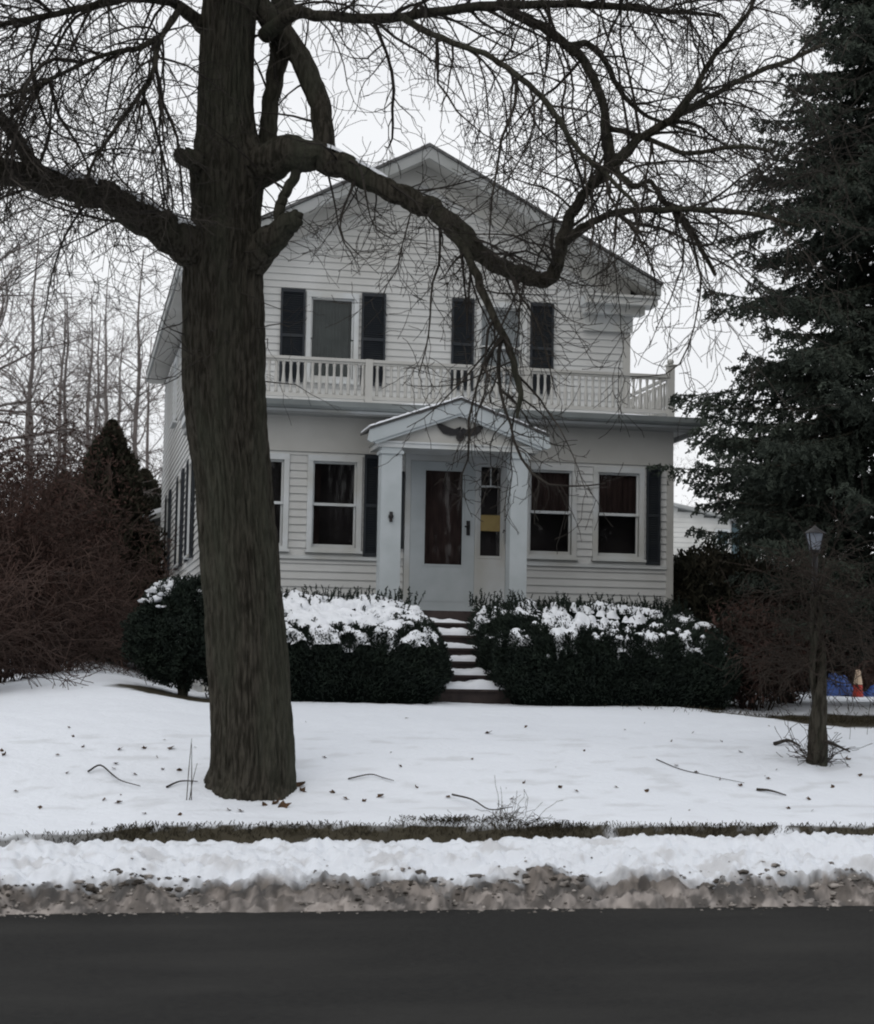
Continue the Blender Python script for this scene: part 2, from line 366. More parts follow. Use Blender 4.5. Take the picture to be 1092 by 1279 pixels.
def window(tf, u0, u1, z0, z1, cover=None, cm=None, sash=True, name='window', casing=.07):
    """u0..z1 = glass opening"""
    m = MB(); k = casing
    m.box((u0-k, -.045, z1), (u1+k, .0, z1+k+.01), tf); m.box((u0-k, -.040, z0-k*.6), (u0, .0, z1), tf); m.box((u1, -.040, z0-k*.6), (u1+k, .0, z1), tf)
    m.box((u0-k, -.035, z0-k*.6), (u1+k, -.001, z0-.001), tf)
    wd = m.build(name, MT['trim'], house)
    m = MB(); m.box((u0-k-.02, -.085, z0-k*.6-.035), (u1+k+.02, -.002, z0-k*.6-.001), tf); m.build('sill', MT['trim'], wd)
    m = MB(); fz = .028; mid = (z0+z1)/2
    m.box((u0+.001, .01, z1-fz), (u1-.001, .05, z1-.001), tf); m.box((u0+.001, .03, z0), (u1-.001, .07, z0+fz*1.5), tf)
    m.box((u0+.001, .01, mid), (u0+fz, .05, z1-fz), tf); m.box((u1-fz, .01, mid), (u1-.001, .05, z1-fz), tf)
    m.box((u0+.001, .03, z0+fz*1.5), (u0+fz, .07, mid-.02), tf); m.box((u1-fz, .03, z0+fz*1.5), (u1-.001, .07, mid-.02), tf)
    if sash: m.box((u0+.001, .0, mid-.018), (u1-.001, .072, mid+.018), tf)
    m.build('sash', MT['trim'], wd)
    m = MB(); a = [tf(u0+fz, .032, mid), tf(u1-fz, .032, mid), tf(u1-fz, .032, z1-fz), tf(u0+fz, .032, z1-fz)]
    m.add(a, [(0, 1, 2, 3)]); b = [tf(u0+fz, .052, z0+fz), tf(u1-fz, .052, z0+fz), tf(u1-fz, .052, mid), tf(u0+fz, .052, mid)]
    m.add(b, [(0, 1, 2, 3)]); m.build('pane', MT['glass'], wd)
    # dark room behind
    m = MB(); q = .55; pts = [tf(u0, .075, z0), tf(u1, .075, z0), tf(u1, .075, z1), tf(u0, .075, z1), tf(u0-.1, q, z0-.1), tf(u1+.1, q, z0-.1), tf(u1+.1, q, z1+.1), tf(u0-.1, q, z1+.1)]
    m.add(pts, [(4, 5, 6, 7), (0, 1, 5, 4), (1, 2, 6, 5), (2, 3, 7, 6), (3, 0, 4, 7)]); m.build('room_interior', MT['interior'], wd)
    if cover:
        for nm, ca, cb, za, zb in cover:
            n = 14; us = np.linspace(ca, cb, n*2+1); m = MB()
            v = [tf(u, .10+.012*math.sin(i_*1.7), za) for i_, u in enumerate(us)]+[tf(u, .10+.012*math.sin(i_*1.7+.4), zb) for i_, u in enumerate(us)]
            kk = len(us); m.add(v, [(i_, i_+1, kk+i_+1, kk+i_) for i_ in range(kk-1)]); m.build(nm, MT[cm], wd)
    return wd
def shutter(tf, u0, u1, z0, z1):
    m = MB(); e = .03
    m.box((u0, -.060, z0), (u0+e, -.022, z1), tf); m.box((u1-e, -.060, z0), (u1, -.022, z1), tf)
    for za, zb in ((z0, z0+.05), ((z0+z1)/2-.025, (z0+z1)/2+.025), (z1-.05, z1)): m.box((u0+e, -.058, za), (u1-e, -.022, zb), tf)
    z = z0+.06
    while z < z1-.06:
        m.add([tf(u0+e, -.052, z), tf(u1-e, -.052, z), tf(u1-e, -.028, z+.028), tf(u0+e, -.028, z+.028)], [(0, 1, 2, 3)]); z += .032
    m.box((u0+e, -.026, z0+.05), (u1-e, -.021, z1-.05), tf)
    return m.build('shutter', MT['shutter'], house)

tp = tfF(YP_); tm = tfF(YM); tl = tfL(XL)
# ---- porch storey
PW = [(2.19, 2.79), (3.18, 3.78), (6.19, 6.79), (7.16, 7.76)]; WZ0, WZ1 = 3.24, 4.40
holes = [(a, b, WZ0, WZ1) for a, b in PW]+[(4.44, 5.86, 2.3, 4.56)]
m = MB(); lap(m, tp, XL+.09, XR-.09, 1.25, 4.52, holes)
pw = m.build('porch_wall', MT['siding'], house)
m = MB(); m.box((XL-.01, -.028, 1.2), (XL+.09, .05, 4.52), tp); m.box((XR-.09, -.028, 1.2), (XR+.01, .05, 4.52), tp)
m.box((XL, -.030, 4.521), (4.43, .05, 5.0), tp); m.box((5.87, -.030, 4.521), (XR, .05, 5.0), tp); m.box((4.43, -.026, 4.57), (5.87, .05, 5.0), tp)
m.build('frieze_board', MT['cream'], house)
m = MB()
m.box((XL+.09, -.045, 3.075), (4.40, -.028, 3.125), tp); m.build('belt_moulding', MT['trim'], house); m = MB(); m.box((5.90, -.045, 3.075), (XR-.09, -.021, 3.125), tp); m.build('belt_moulding', MT['trim'], house)
# outer skin behind the boards
m = MB()
def holed(m, tf, u0, u1, z0, z1, holes, w_):
    us = sorted({u0, u1, *[h[0] for h in holes], *[h[1] for h in holes]}); zs = sorted({z0, z1, *[h[2] for h in holes], *[h[3] for h in holes]})
    for a, b in zip(us, us[1:]):
        for c_, d in zip(zs, zs[1:]):
            if any(h[0] <= a and b <= h[1] and h[2] <= c_ and d <= h[3] for h in holes): continue
            m.add([tf(a, w_, c_), tf(b, w_, c_), tf(b, w_, d), tf(a, w_, d)], [(0, 1, 2, 3)])
holed(m, tp, XL+.02, XR-.02, 1.2, 5.0, holes, .004)
m.build('sheathing', MT['cream'], house)
for i_, (a, b) in enumerate(PW):
    if i_ < 2: window(tp, a, b, WZ0, WZ1, [('curtain', a, a+.12, WZ0, WZ1)] if i_ else None, 'shade_brown')
    else: window(tp, a, b, WZ0, WZ1, [('roller_shade', a, b, (WZ0+WZ1)/2-(.0 if i_ == 2 else -.02), WZ1)], 'shade_brown')
for a, b in ((1.94, 2.11), (3.88, 4.08), (5.90, 6.08), (7.86, 8.06)): shutter(tp, a, b, 3.13, 4.51)
# side of porch and of house (left), the visible flank
SW = [(27.35, 28.05), (29.9, 30.7), (33.6, 34.3)]
hs = [(a, b, 3.3, 4.66) for a, b in SW]; hu = [(28.2, 28.9, 5.95, 7.0), (32.5, 33.2, 5.95, 7.0)]
m = MB(); lap(m, tl, YP_+.02, YM, 1.25, 4.95); lap(m, tl, YM, YB, 1.25, 7.2, hs+hu)
m.build('side_wall', MT['siding'], house); m = MB()
lap(m, lambda u, w_, z: (XR-w_, u, z), YP_+.02, YM, 1.25, 4.95); lap(m, lambda u, w_, z: (XR-w_, u, z), YM, YB, 1.25, 7.2)
m.build('side_wall', MT['siding'], house)
m = MB(); holed(m, tl, YM, YB, 1.2, 7.2, hs+hu, .004); holed(m, tl, YP_, YM, 1.2, 5, [], .004)
m.add([(XR-.004, YP_, 1.2), (XR-.004, YB, 1.2), (XR-.004, YB, 5), (XR-.004, YP_, 5)], [(0, 1, 2, 3)]); m.add([(XR-.005, YM, 5), (XR-.005, YB, 5), (XR-.005, YB, 7.2), (XR-.005, YM, 7.2)], [(0, 1, 2, 3)])
m.add([(XL, YB, 1.2), (XR, YB, 1.2), (XR, YB, 7.2), (APX, YB, 7.2+SL*(XR-APX)), (XL, YB, 7.2)], np.array([(0, 1, 2, 4)])); m.add([(XL, YB, 7.2), (XR, YB, 7.2), (APX, YB, 9.0)], [(0, 1, 2)])
m.build('wall_backing', MT['cream'], house)
for (a, b) in SW:
    window(tl, a, b, 3.3, 4.66)
    shutter(tl, a-.42, a-.08, 3.2, 4.76); shutter(tl, b+.08, b+.42, 3.2, 4.76)
for h in hu: window(tl, h[0], h[1], h[2], h[3])
# ---- upper storey front with gable
UW = [(3.37, 4.01, 'blind_green'), (5.93, 6.57, 'sheer')]; UZ0, UZ1 = 5.86, 7.06
uh = [(a, b, UZ0, UZ1) for a, b, _ in UW]
def glim(z, zt):
    if zt <= 7.3: return XL+.10, XR-.10
    d = (zt-7.3)/SL; return XL+.02+d, XR-.02-d
m = MB(); lap(m, tm, XL, XR, 5.1, 9.0, uh, glim); m.build('front_wall', MT['siding'], house)
m = MB(); holed(m, tm, XL, XR, 5.0, 7.3, uh, .004); m.add([tm(XL, .004, 7.3), tm(XR, .004, 7.3), tm(APX, .004, 7.3+SL*(XR-APX))], [(0, 1, 2)])
m.box((XL-.012, -.030, 5.1), (XL+.10, .06, 7.1), tm); m.box((XR-.10, -.030, 5.1), (XR+.012, .06, 7.1), tm)
m.build('corner_board', MT['cream'], house)
for a, b, cm in UW: window(tm, a, b, UZ0, UZ1, [('blind' if cm == 'blind_green' else 'curtain', a, b, UZ0, UZ1)], cm, sash=(cm == 'sheer'))
for a, b in ((2.92, 3.28), (4.12, 4.48), (5.48, 5.82), (6.69, 7.05)): shutter(tm, a, b, 5.78, 7.16)
# ---- main roof: two slabs, soffits, rake fascia, cornice returns
YF = 26.12; OV = .36
ex0, ex1 = XL-OV, XR+OV-.02; hh = SL*((ex1-ex0)/2); ze = 7.50; za = ze+hh; ac = (ex0+ex1)/2
m = MB(); t_ = .10
m.prism([(ex0-.03, ze-.015), (ac, za), (ex1+.03, ze-.015), (ex1+.03, ze-.055), (ac, za-.045), (ex0-.03, ze-.055)], YF-.03, YB+.3)
roof = m.build('roof', MT['shingle'], house)
m = MB()   # rake boards
for s_ in (-1, 1):
    e = ex0 if s_ < 0 else ex1
    m.prism([(e, ze-.058), (ac, za-.048), (ac, za-.22), (e, ze-.22)], YF, YF+.04)
    m.box((e-.02 if s_ < 0 else e-.02, YF+.04, ze-.20), (e+.02, YB+.25, ze-.058))
m.build('rake_fascia', MT['grey_trim'], roof)
m = MB()   # sloping soffit under the front overhang + eave soffits
for s_ in (-1, 1):
    e = ex0+.03 if s_ < 0 else ex1-.03
    m.prism([(e, ze-.185), (ac, za-.175), (ac, za-.200), (e, ze-.21)], YF+.04, YM+.01)
    x0, x1 = (ex0+.02, XL) if s_ < 0 else (XR, ex1-.02); m.box((x0, YM, ze-.24), (x1, YB+.2, ze-.21))
m.build('soffit', MT['cream'], roof)
m = MB()   # raking frieze on the wall
for s_ in (-1, 1):
    e = XL if s_ < 0 else XR
    m.prism([(e, ze-.20+SL*OV-.02), (ac, za-.205), (ac, za-.50), (e, ze-.50+SL*OV)], YM-.05, YM-.021)
m.build('rake_frieze', MT['cream'], roof)
for s_ in (-1, 1):   # cornice return
    m = MB(); a, b = (ex0+.0, XL+.75) if s_ < 0 else (XR-.80, ex1)
    m.box((a, YF+.001, ze-.26), (b, YM-.052, ze-.225)); m.box((a+.03 if s_ < 0 else a, YF+.04, ze-.36), (b-(0 if s_ < 0 else .03), YM-.053, ze-.261))
    m.box((XL-.16 if s_ < 0 else a+.03, YF+.2, ze-.48), (b-.03 if s_ < 0 else XR+.16, YM-.054, ze-.361))
    m.box((XL-.03 if s_ < 0 else a+.06, YM-.09, ze-.72), (b-.08 if s_ < 0 else XR+.03, YM-.035, ze-.481))
    m.build('cornice_return', MT['trim'], roof)
m = MB(); ns = 60
for q in range(ns):    # thin broken snow line lying on roof
    if nz(q*.35, 1) < -.05: continue
    x0 = ex0+(ex1-ex0)*q/ns; x1 = ex0+(ex1-ex0)*(q+1)/ns
    zz = [za-SL*abs(x-ac)+.002 for x in (x0, x1)]
    m.add([(x0, YF+.02, zz[0]), (x1, YF+.02, zz[1]), (x1, YB, zz[1]), (x0, YB, zz[0]), (x0, YF+.02, zz[0]+.018), (x1, YF+.02, zz[1]+.018), (x1, YB, zz[1]+.018), (x0, YB, zz[0]+.018)], [(4, 5, 6, 7), (0, 1, 5, 4)])
m.build('roof_snow', MT['snow'], roof)
# ---- porch roof / balcony deck
m = MB(); m.box((1.52, 24.12, 5.02), (8.52, YM-.03, 5.14)); pr = m.build('porch_roof', MT['trim'], house)
m = MB(); m.box((1.50, 24.10, 5.141), (8.54, YM-.03, 5.165)); m.build('deck', MT['grey_trim'], pr)
m = MB(); V, f, _ = grid(np.linspace(1.49, 8.55, 160), np.linspace(24.09, YM-.06, 30), lambda x, y: 5.168+.03*max(0, .5+nz(x*1.4, y*1.4, 6)) * (1 if 24.1 < y and 1.5 < x < 8.54 else 0)-(.004 if 24.1 < y else .02))
m.add(V, f); m.build('deck_snow', MT['snow'], pr, smooth=True)
m = MB(); prof = [(24.005, 5.155), (24.01, 5.085), (24.03, 5.055), (24.09, 5.045), (24.115, 5.06), (24.115, 5.155), (24.10, 5.155), (24.10, 5.075), (24.035, 5.07), (24.02, 5.155)]
pts = prof; n = len(pts); v = [(1.50, a, b) for a, b in pts]+[(8.55, a, b) for a, b in pts]; m.add(v, [(i_, (i_+1) % n, n+(i_+1) % n, n+i_) for i_ in range(n)])
m.build('gutter', MT['gutter'], pr)
m = MB(); m.box((1.56, 24.16, 5.0), (8.48, YP_-.031, 5.018)); m.box((1.56, 24.1, 4.93), (1.60, YM, 5.0)); m.box((8.44, 24.1, 4.93), (8.48, YM, 5.0)); m.build('porch_soffit', MT['grey_trim'], pr)
# ---- balcony railing
RYc = 24.42
m = MB(); m.box((1.84, RYc-.045, 5.755), (8.20, RYc+.045, 5.795)); m.box((1.86, RYc-.025, 5.725), (8.18, RYc+.025, 5.752)); m.box((1.84, RYc-.03, 5.25), (8.20, RYc+.03, 5.30))
for X in (1.86, 8.18):
    m.box((X-.025, RYc+.046, 5.757), (X+.025, YM-.03, 5.793)); m.box((X-.02, RYc+.03, 5.252), (X+.02, YM-.03, 5.298))
rail = m.build('balcony_railing', MT['cream'], house)
posts = [(1.86, RYc), (8.18, RYc), (3.9, RYc), (6.1, RYc)]
for X, Y in posts:
    m = MB(); e = .05; m.box((X-e, Y-e, 5.17), (X+e, Y+e, 5.92 if X in (1.86, 8.18) else 5.80))
    if X in (1.86, 8.18): m.box((X-.065, Y-.065, 5.921), (X+.065, Y+.065, 5.945)); m.blob((X, Y, 5.985), (.05, .05, .045), 2, 1, 0)
    m.build('post', MT['cream'], rail)
bm_ = None
def baluster(X, Y):
    global bm_
    if bm_ is None:
        zz = np.array([5.30, 5.33, 5.37, 5.44, 5.52, 5.60, 5.67, 5.70, 5.725]); rr = np.array([.022, .024, .018, .030, .022, .017, .018, .024, .022])
        m = MB(); m.tube(np.array([(X, Y, z) for z in zz]), rr, 8); bm_ = m.build('baluster', MT['cream'], rail, smooth=True); bm_['x0'] = 0; baluster.o = (X, Y); del bm_['x0']
        return
    c_ = bm_.copy(); col.objects.link(c_); c_.location = (X-baluster.o[0], Y-baluster.o[1], 0)
x = 1.96; nb = 0
while x < 8.12:
    if all(abs(x-p[0]) > .07 for p in posts): baluster(x, RYc); nb += 1
    x += .098
for X in (1.86, 8.18):
    y = RYc+.14
    while y < YM-.05 and nb < 99: baluster(X, y); y += .13; nb += 1
# ---- portico
m = MB(); ax, az = 4.965, 5.185; ex_a, ex_b = 3.76, 6.17; pe = 4.75
m.prism([(ex_a, pe), (ax, az), (ex_b, pe), (ex_b, pe-.03), (ax, az-.03), (ex_a, pe-.03)], 23.36, 24.14)
portico = m.build('portico', MT['shingle'], house)
m = MB()
m.prism([(ex_a+.01, pe-.032), (ax, az-.032), (ax, az-.205), (ex_a+.03, pe-.20), (ex_a-.02, pe-.17)], 23.38, 23.43); m.prism([(ex_b-.01, pe-.032), (ex_b+.02, pe-.17), (ex_b-.03, pe-.20), (ax, az-.205), (ax, az-.032)], 23.38, 23.43)
m.prism([(ex_a+.06, pe-.19), (ax, az-.207), (ax, az-.24), (ex_a+.10, pe-.215)], 23.40, 23.47); m.prism([(ex_b-.06, pe-.19), (ex_b-.10, pe-.215), (ax, az-.24), (ax, az-.207)], 23.40, 23.47)
m.build('gable_fascia', MT['bluewhite'], portico)
m = MB(); m.prism([(ex_a+.10, 4.565), (ex_b-.10, 4.565), (ax, az-.17)], 23.50, 24.13)
m.build('pediment', MT['cream'], portico)
m = MB(); m.box((ex_a+.13, 23.455, 4.505), (ex_b-.13, 24.14, 4.562)); m.box((ex_a+.10, 23.44, 4.5625), (ex_b-.10, 23.52, 4.585)); m.build('entablature', MT['trim'], portico)
m = MB()
for q in range(40):
    for s_ in (-1, 1):
        a = q/40; b = (q+1)/40; e = ex_a if s_ < 0 else ex_b
        xa, xb = ax+(e-ax)*a, ax+(e-ax)*b; k0 = .022+.014*nz(q*.5, s_*3)
        if s_ > 0 and q > 6 and nz(q*.3, 9) < -.25: continue
        if s_ > 0: k0 *= .6
        z0_, z1_ = az-(az-pe)*a+.001, az-(az-pe)*b+.001
        m.add([(xa, 23.34, z0_), (xb, 23.34, z1_), (xb, 24.1, z1_), (xa, 24.1, z0_), (xa, 23.35, z0_+k0), (xb, 23.35, z1_+k0), (xb, 24.1, z1_+k0), (xa, 24.1, z0_+k0)], [(4, 5, 6, 7), (0, 1, 5, 4), (0, 4, 7, 3), (1, 2, 6, 5)])
m.build('roof_snow', MT['snow'], portico)
for a, b in ((3.945, 4.215), (5.675, 5.905)):
    m = MB(); m.box((a, 23.47, 2.40), (b, 23.72, 4.503)); m.box((a-.03, 23.44, 2.385), (b+.03, 23.75, 2.50)); m.box((a-.02, 23.45, 4.42), (b+.02, 23.74, 4.46))
    m.build('column', MT['bluewhite'], portico)
# ---- door, sidelight
m = MB(); D0, D1 = 4.52, 5.42
m.box((D0-.075, -.035, 2.42), (D0, .03, 4.56), tp); m.box((D1, -.035, 2.42), (D1+.04, .03, 4.56), tp); m.box((D0, -.035, 4.46), (D1, .03, 4.56), tp)
m.box((D1+.041, -.033, 2.42), (5.85, .03, 3.15), tp); m.box((5.80, -.033, 3.151), (5.85, .03, 4.56), tp); m.box((D1+.041, -.033, 4.44), (5.799, .03, 4.56), tp)
m.box((D0-.2, -.06, 2.385), (5.9, .05, 2.42), tp)
m.build('door_frame', MT['trim'], house)
m = MB(); gx0, gx1, gz0, gz1 = 4.72, 5.245, 3.05, 4.335
m.box((D0+.003, -.03, 2.425), (gx0, .012, 4.455), tp); m.box((gx1, -.03, 2.425), (D1-.003, .012, 4.455), tp); m.box((gx0, -.03, 2.425), (gx1, .012, gz0), tp); m.box((gx0, -.03, gz1), (gx1, .012, 4.455), tp)
m.box((gx0-.02, -.038, gz0-.02), (gx1+.02, -.031, gz0+.005), tp); m.box((gx0-.02, -.038, gz1-.005), (gx1+.02, -.031, gz1+.02), tp); m.box((gx0-.02, -.038, gz0+.005), (gx0+.004, -.031, gz1-.005), tp); m.box((gx1-.004, -.038, gz0+.005), (gx1+.02, -.031, gz1-.005), tp)
m.box((gx0-.05, -.034, 2.55), (gx1+.05, -.0301, 2.90), tp)
door = m.build('door', MT['bluewhite'], house)
m = MB(); m.add([tp(gx0, -.01, gz0), tp(gx1, -.01, gz0), tp(gx1, -.01, gz1), tp(gx0, -.01, gz1)], [(0, 1, 2, 3)]); m.build('pane', MT['glass'], door)
m = MB(); m.box((gx0-.03, .06, gz0-.1), (gx1+.03, .10, gz1+.05), tp)
for zc in (3.35, 4.0): m.box((gx0+.07, .05, zc-.25), (gx1-.07, .059, zc+.25), tp)
m.build('inner_door', MT['shade_brown'], door)
m = MB(); m.box((5.30, -.045, 3.46), (5.35, -.0305, 3.66), tp); m.tube([(5.325, YP_-.05, 3.58), (5.325, YP_-.08, 3.58)], .014, 8); m.tube([(5.325, YP_-.08, 3.58), (5.27, YP_-.085, 3.575)], .012, 8); m.build('handle', MT['black'], door)
s0, s1, sz0, sz1 = 5.50, 5.78, 3.19, 4.41
m = MB(); m.box((s0-.038, -.02, sz0-.035), (s0, .03, sz1+.028), tp); m.box((s1, -.02, sz0-.035), (s1+.018, .03, sz1+.028), tp); m.box((s0, -.02, sz0-.035), (s1, .03, sz0), tp); m.box((s0, -.02, sz1), (s1, .03, sz1+.028), tp)
m.box((s0, -.015, 4.13), (s1, .02, 4.155), tp); m.box(((s0+s1)/2-.008, -.012, 4.156), ((s0+s1)/2+.008, .018, sz1), tp)
sl = m.build('sidelight', MT['trim'], house)
m = MB(); m.add([tp(s0, .004, sz0), tp(s1, .004, sz0), tp(s1, .004, sz1), tp(s0, .004, sz1)], [(0, 1, 2, 3)]); m.build('pane', MT['glass'], sl)
m = MB(); m.box((s0+.002, -.012, 3.53), (s1-.002, -.002, 3.75), tp); m.build('yellow_notice', MT['yellow'], sl)
m = MB(); pts = [tp(5.43, .15, 2.5), tp(5.85, .15, 2.5), tp(5.85, .15, 4.5), tp(5.43, .15, 4.5)]; m.add(pts, [(0, 1, 2, 3)]); m.build('room_interior', MT['interior'], sl)
# left sidelight seen beside the left column
m = MB(); m.box((4.17, -.05, 3.25), (4.43, -.022, 4.3), tp); m.box((4.19, -.055, 3.27), (4.24, -.0501, 4.28), tp); 
sl2 = m.build('sidelight', MT['shutter'], house)
m = MB(); m.box((4.31, -.066, 3.26), (4.385, -.0505, 3.44), tp); m.build('yellow_notice', MT['yellow'], sl2)

# ---- things hung on the house
m = MB()
wing = [(0, .02), (.03, .055), (.07, .035), (.12, .045), (.18, .065), (.25, .085), (.295, .10), (.285, .07), (.27, .05), (.25, .02), (.215, -.01), (.17, -.025), (.12, -.035), (.07, -.03), (.04, -.02), (.05, -.055), (.03, -.085), (0, -.09)]
cx, cz = 4.985, 4.735
for s_ in (-1, 1):
    pl = [(cx+s_*a*1.08, cz+b*1.25) for a, b in wing]; m.prism(pl if s_ > 0 else pl[::-1], 23.46, 23.498)
m.blob((cx, 23.465, cz-.02), (.035, .02, .06), 2, 1, .05); m.blob((cx-.01, 23.455, cz+.06), (.018, .016, .02), 2, 1, .05)
tag(m.build('eagle_plaque', MT['black']), 'black spread winged eagle plaque fixed to the little gable over the door', 'plaque')
m = MB(); m.box((5.845, 24.40, 3.36), (5.935, 24.47, 3.68)); m.prism([(5.83, 3.68), (5.95, 3.68), (5.93, 3.72), (5.85, 3.72)], 24.38, 24.472)
m.tube([(5.85, 24.39, 3.52), (5.80, 24.36, 3.54), (5.79, 24.36, 3.50)], .008, 6)
tag(m.build('mailbox', MT['black']), 'black metal mailbox on the wall between the door and the right column', 'mailbox')
m = MB(); m.blob((4.08, 23.45, 3.60), (.035, .02, .04), 2, 1, .1); m.tube([(4.08, 23.44, 3.57), (4.08, 23.43, 3.53)], .008, 6); m.box((4.06, 23.445, 3.53), (4.10, 23.469, 3.66))
tag(m.build('door_knocker', MT['black']), 'small dark iron ornament screwed to the left porch column', 'ornament')

# ------------------------------------------------------------------ front steps
steps = thing('front_steps', (4.8, 21, 1.25), 'dark brick front steps with snow on every tread rising between the hedges', 'steps')
SX0, SX1 = 3.95, 5.75; ny_ = 7; top = 2.385; rz = (top-1.25)/ny_; td = .36
m = MB(); m.box((3.8, 23.15, 1.2), (6.05, 24.44, top)); m.build('landing', MT['brick'], steps)
for q in range(1, ny_):
    z = top-rz*q; y0 = 23.15-td*q; m = MB(); m.box((SX0, y0, 1.15), (SX1, y0+td-.002, z-.03)); m.box((SX0-.02, y0-.03, z-.029), (SX1+.02, y0+td-.003, z)); m.build('step', MT['brick'], steps)
    def tsn(x, y):
        a_ = .85+.8*fbm(x*2.2, y*.5+q*3, q*1.7)-1.0*abs((x-4.62)/(.50+.03*q))**3; a_ = max(0., a_)*.078*(1+.2*nz(x*9, y*9, q))
        if a_ <= .006: return z-.012
        e_ = max(0., min(1, (y0+.05-y)/.08)); return z-.012+(a_+.012)*math.sqrt(1-e_**2)
    V, f, _ = grid(np.linspace(SX0, SX1, 80), np.concatenate([np.linspace(y0-.03, y0+.05, 9), np.linspace(y0+.08, y0+td-.01, 6)]), tsn); m = MB(); m.add(V, f)
    m.build('tread_snow', MT['snow'], steps, smooth=True)

# ------------------------------------------------------------------ hedges (yew)
def hedge(name, x0, x1, y0, y1, label, nleaf, seed, zf=2.02, zb=2.56, patch=0.0, group='clipped yew hedges beside the steps'):
    th = thing(name, ((x0+x1)/2, (y0+y1)/2, 1.24), label, 'hedge', group)
    cxx, cyy = (x0+x1)/2, (y0+y1)/2; hx, hy = (x1-x0)/2, (y1-y0)/2
    rng = np.random.default_rng(seed)
    def shape(u, v, s=1.):
        """u angle, v 0..1.. from ground up front and over the top -> point on the lumpy surface"""
        n_ = 5.; cu, su = math.cos(u), math.sin(u)
        q = (abs(cu)**n_+abs(su)**n_)**(-1/n_)
        ph = v*math.pi/2; rad = max(0, math.cos(ph))**.17; hz = math.sin(ph)**.62
        if v < .12: rad *= .90+.1*v/.12
        x = cxx+hx*q*cu*rad*s; y = cyy+hy*q*su*rad*s
        tz = zf+(zb-zf)*np.clip((y-y0)/(y1-y0), 0, 1)
        z = 1.2+(tz-1.2)*hz*s
        l = 1+.05*fbm(x*2.3, y*2.3, z*2.3+seed)+.03*nz(x*6, y*6, z*6)
        return np.array([cxx+(x-cxx)*l, cyy+(y-cyy)*l, 1.2+(z-1.2)*l])
    us = np.linspace(0, 2*math.pi, 90, endpoint=False); vv = np.linspace(0.0, 1, 26)
    V = np.array([shape(u, v, .955) for v in vv for u in us]); n = 90
    i_ = np.arange(25)[:, None]*n; j_ = np.arange(n)[None]; f = np.stack([i_+j_, i_+(j_+1) % n, i_+n+(j_+1) % n, i_+n+j_], -1).reshape(-1, 4)
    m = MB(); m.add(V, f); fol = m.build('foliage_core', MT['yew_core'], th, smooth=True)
    P = []; 
    for q in range(nleaf):
        u = rng.uniform(0, 2*math.pi) if rng.random() < .35 else rng.uniform(math.pi, 2*math.pi)
        P.append(shape(u, rng.uniform(0, 1)**(.8), rng.uniform(.94, 1.02)))
    P = np.array(P); Dd = P-np.array([cxx, cyy, 1.5]); Dd /= np.linalg.norm(Dd, axis=1)[:, None]; Dd = Dd+np.array([0, 0, .5])+rng.normal(size=P.shape)*.6
    m = MB(); m.cards(P, Dd, rng.uniform(.03, .065, len(P)), rng.uniform(.010, .018, len(P)))
    # upright shoots along the top
    P2 = []; D2 = []
    for q in range(240):
        x = rng.uniform(x0+.1, x1-.1); y = y1-.25-abs(rng.normal(0, .35)); z = zf+(zb-zf)*(y-y0)/(y1-y0)-.04; h = rng.uniform(.05, .2)
        b = np.array([x, y, z]); tipd = np.array([rng.normal(0, .25), rng.normal(0, .25), 1.])
        for k_ in range(16): P2.append(b+tipd*h*k_/15); D2.append(tipd+rng.normal(size=3)*.7)
    m.cards(np.array(P2), np.array(D2), .045, .012)
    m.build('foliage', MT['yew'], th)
    # snow caps
    def top(x, y):
        a, b = (x-cxx)/hx, (y-cyy)/hy; r_ = (abs(a)**5+abs(b)**5)**.2
        if r_ > .955: return None
        tz = zf+(zb-zf)*(y-y0)/(y1-y0); ph = math.acos(min(1, r_**(1/.17))); z = 1.2+(tz-1.2)*math.sin(ph)**.62
        l = 1+.05*fbm(x*2.3, y*2.3, z*2.3+seed)+.03*nz(x*6, y*6, z*6)
        return cxx+(x-cxx)*l, cyy+(y-cyy)*l, 1.2+(z-1.2)*l
    gx = np.arange(x0, x1, .02); gy = np.arange(y0, y1, .02); idx = -np.ones((len(gy), len(gx)), int); V = []; K = []
    for b_, y in enumerate(gy):
        for a_, x in enumerate(gx):
            p = top(x, y)
            if p is None: continue
            k = .5*nz(x*3.4, y*3.4, seed)+.55*nz(x*8.5, y*7, seed+4)+.18*nz(x*18, y*18, seed)+patch-.1*((y-y0)/(y1-y0) < .07)
            k += .3*nz(x*.9, y*.9, seed+9)+.12*nz(x*30, y*30, seed)
            hgt = -.05+.085*float(sm(-.12, .16, k))+.04*max(0, k)
            idx[b_, a_] = len(V); V.append((p[0], p[1], p[2]+hgt)); K.append(k)
    Fc = []
    for b_ in range(len(gy)-1):
        for a_ in range(len(gx)-1):
            q = (idx[b_, a_], idx[b_, a_+1], idx[b_+1, a_+1], idx[b_+1, a_])
            if min(q) >= 0 and max(K[t2] for t2 in q) > -.13: Fc.append(q)
    m = MB(); m.add(V, Fc); m.build('snow_cap', MT['snow'], th, smooth=True)
    return th
hedge('yew_hedge', 1.95, 4.36, 20.42, 22.9, 'clipped dark yew hedge left of the steps with thick snow on top', 52000, 3, patch=.10)
hedge('yew_hedge', 4.86, 7.95, 20.45, 23.0, 'clipped dark yew hedge right of the steps with patchy snow on top', 66000, 8, patch=-.17)

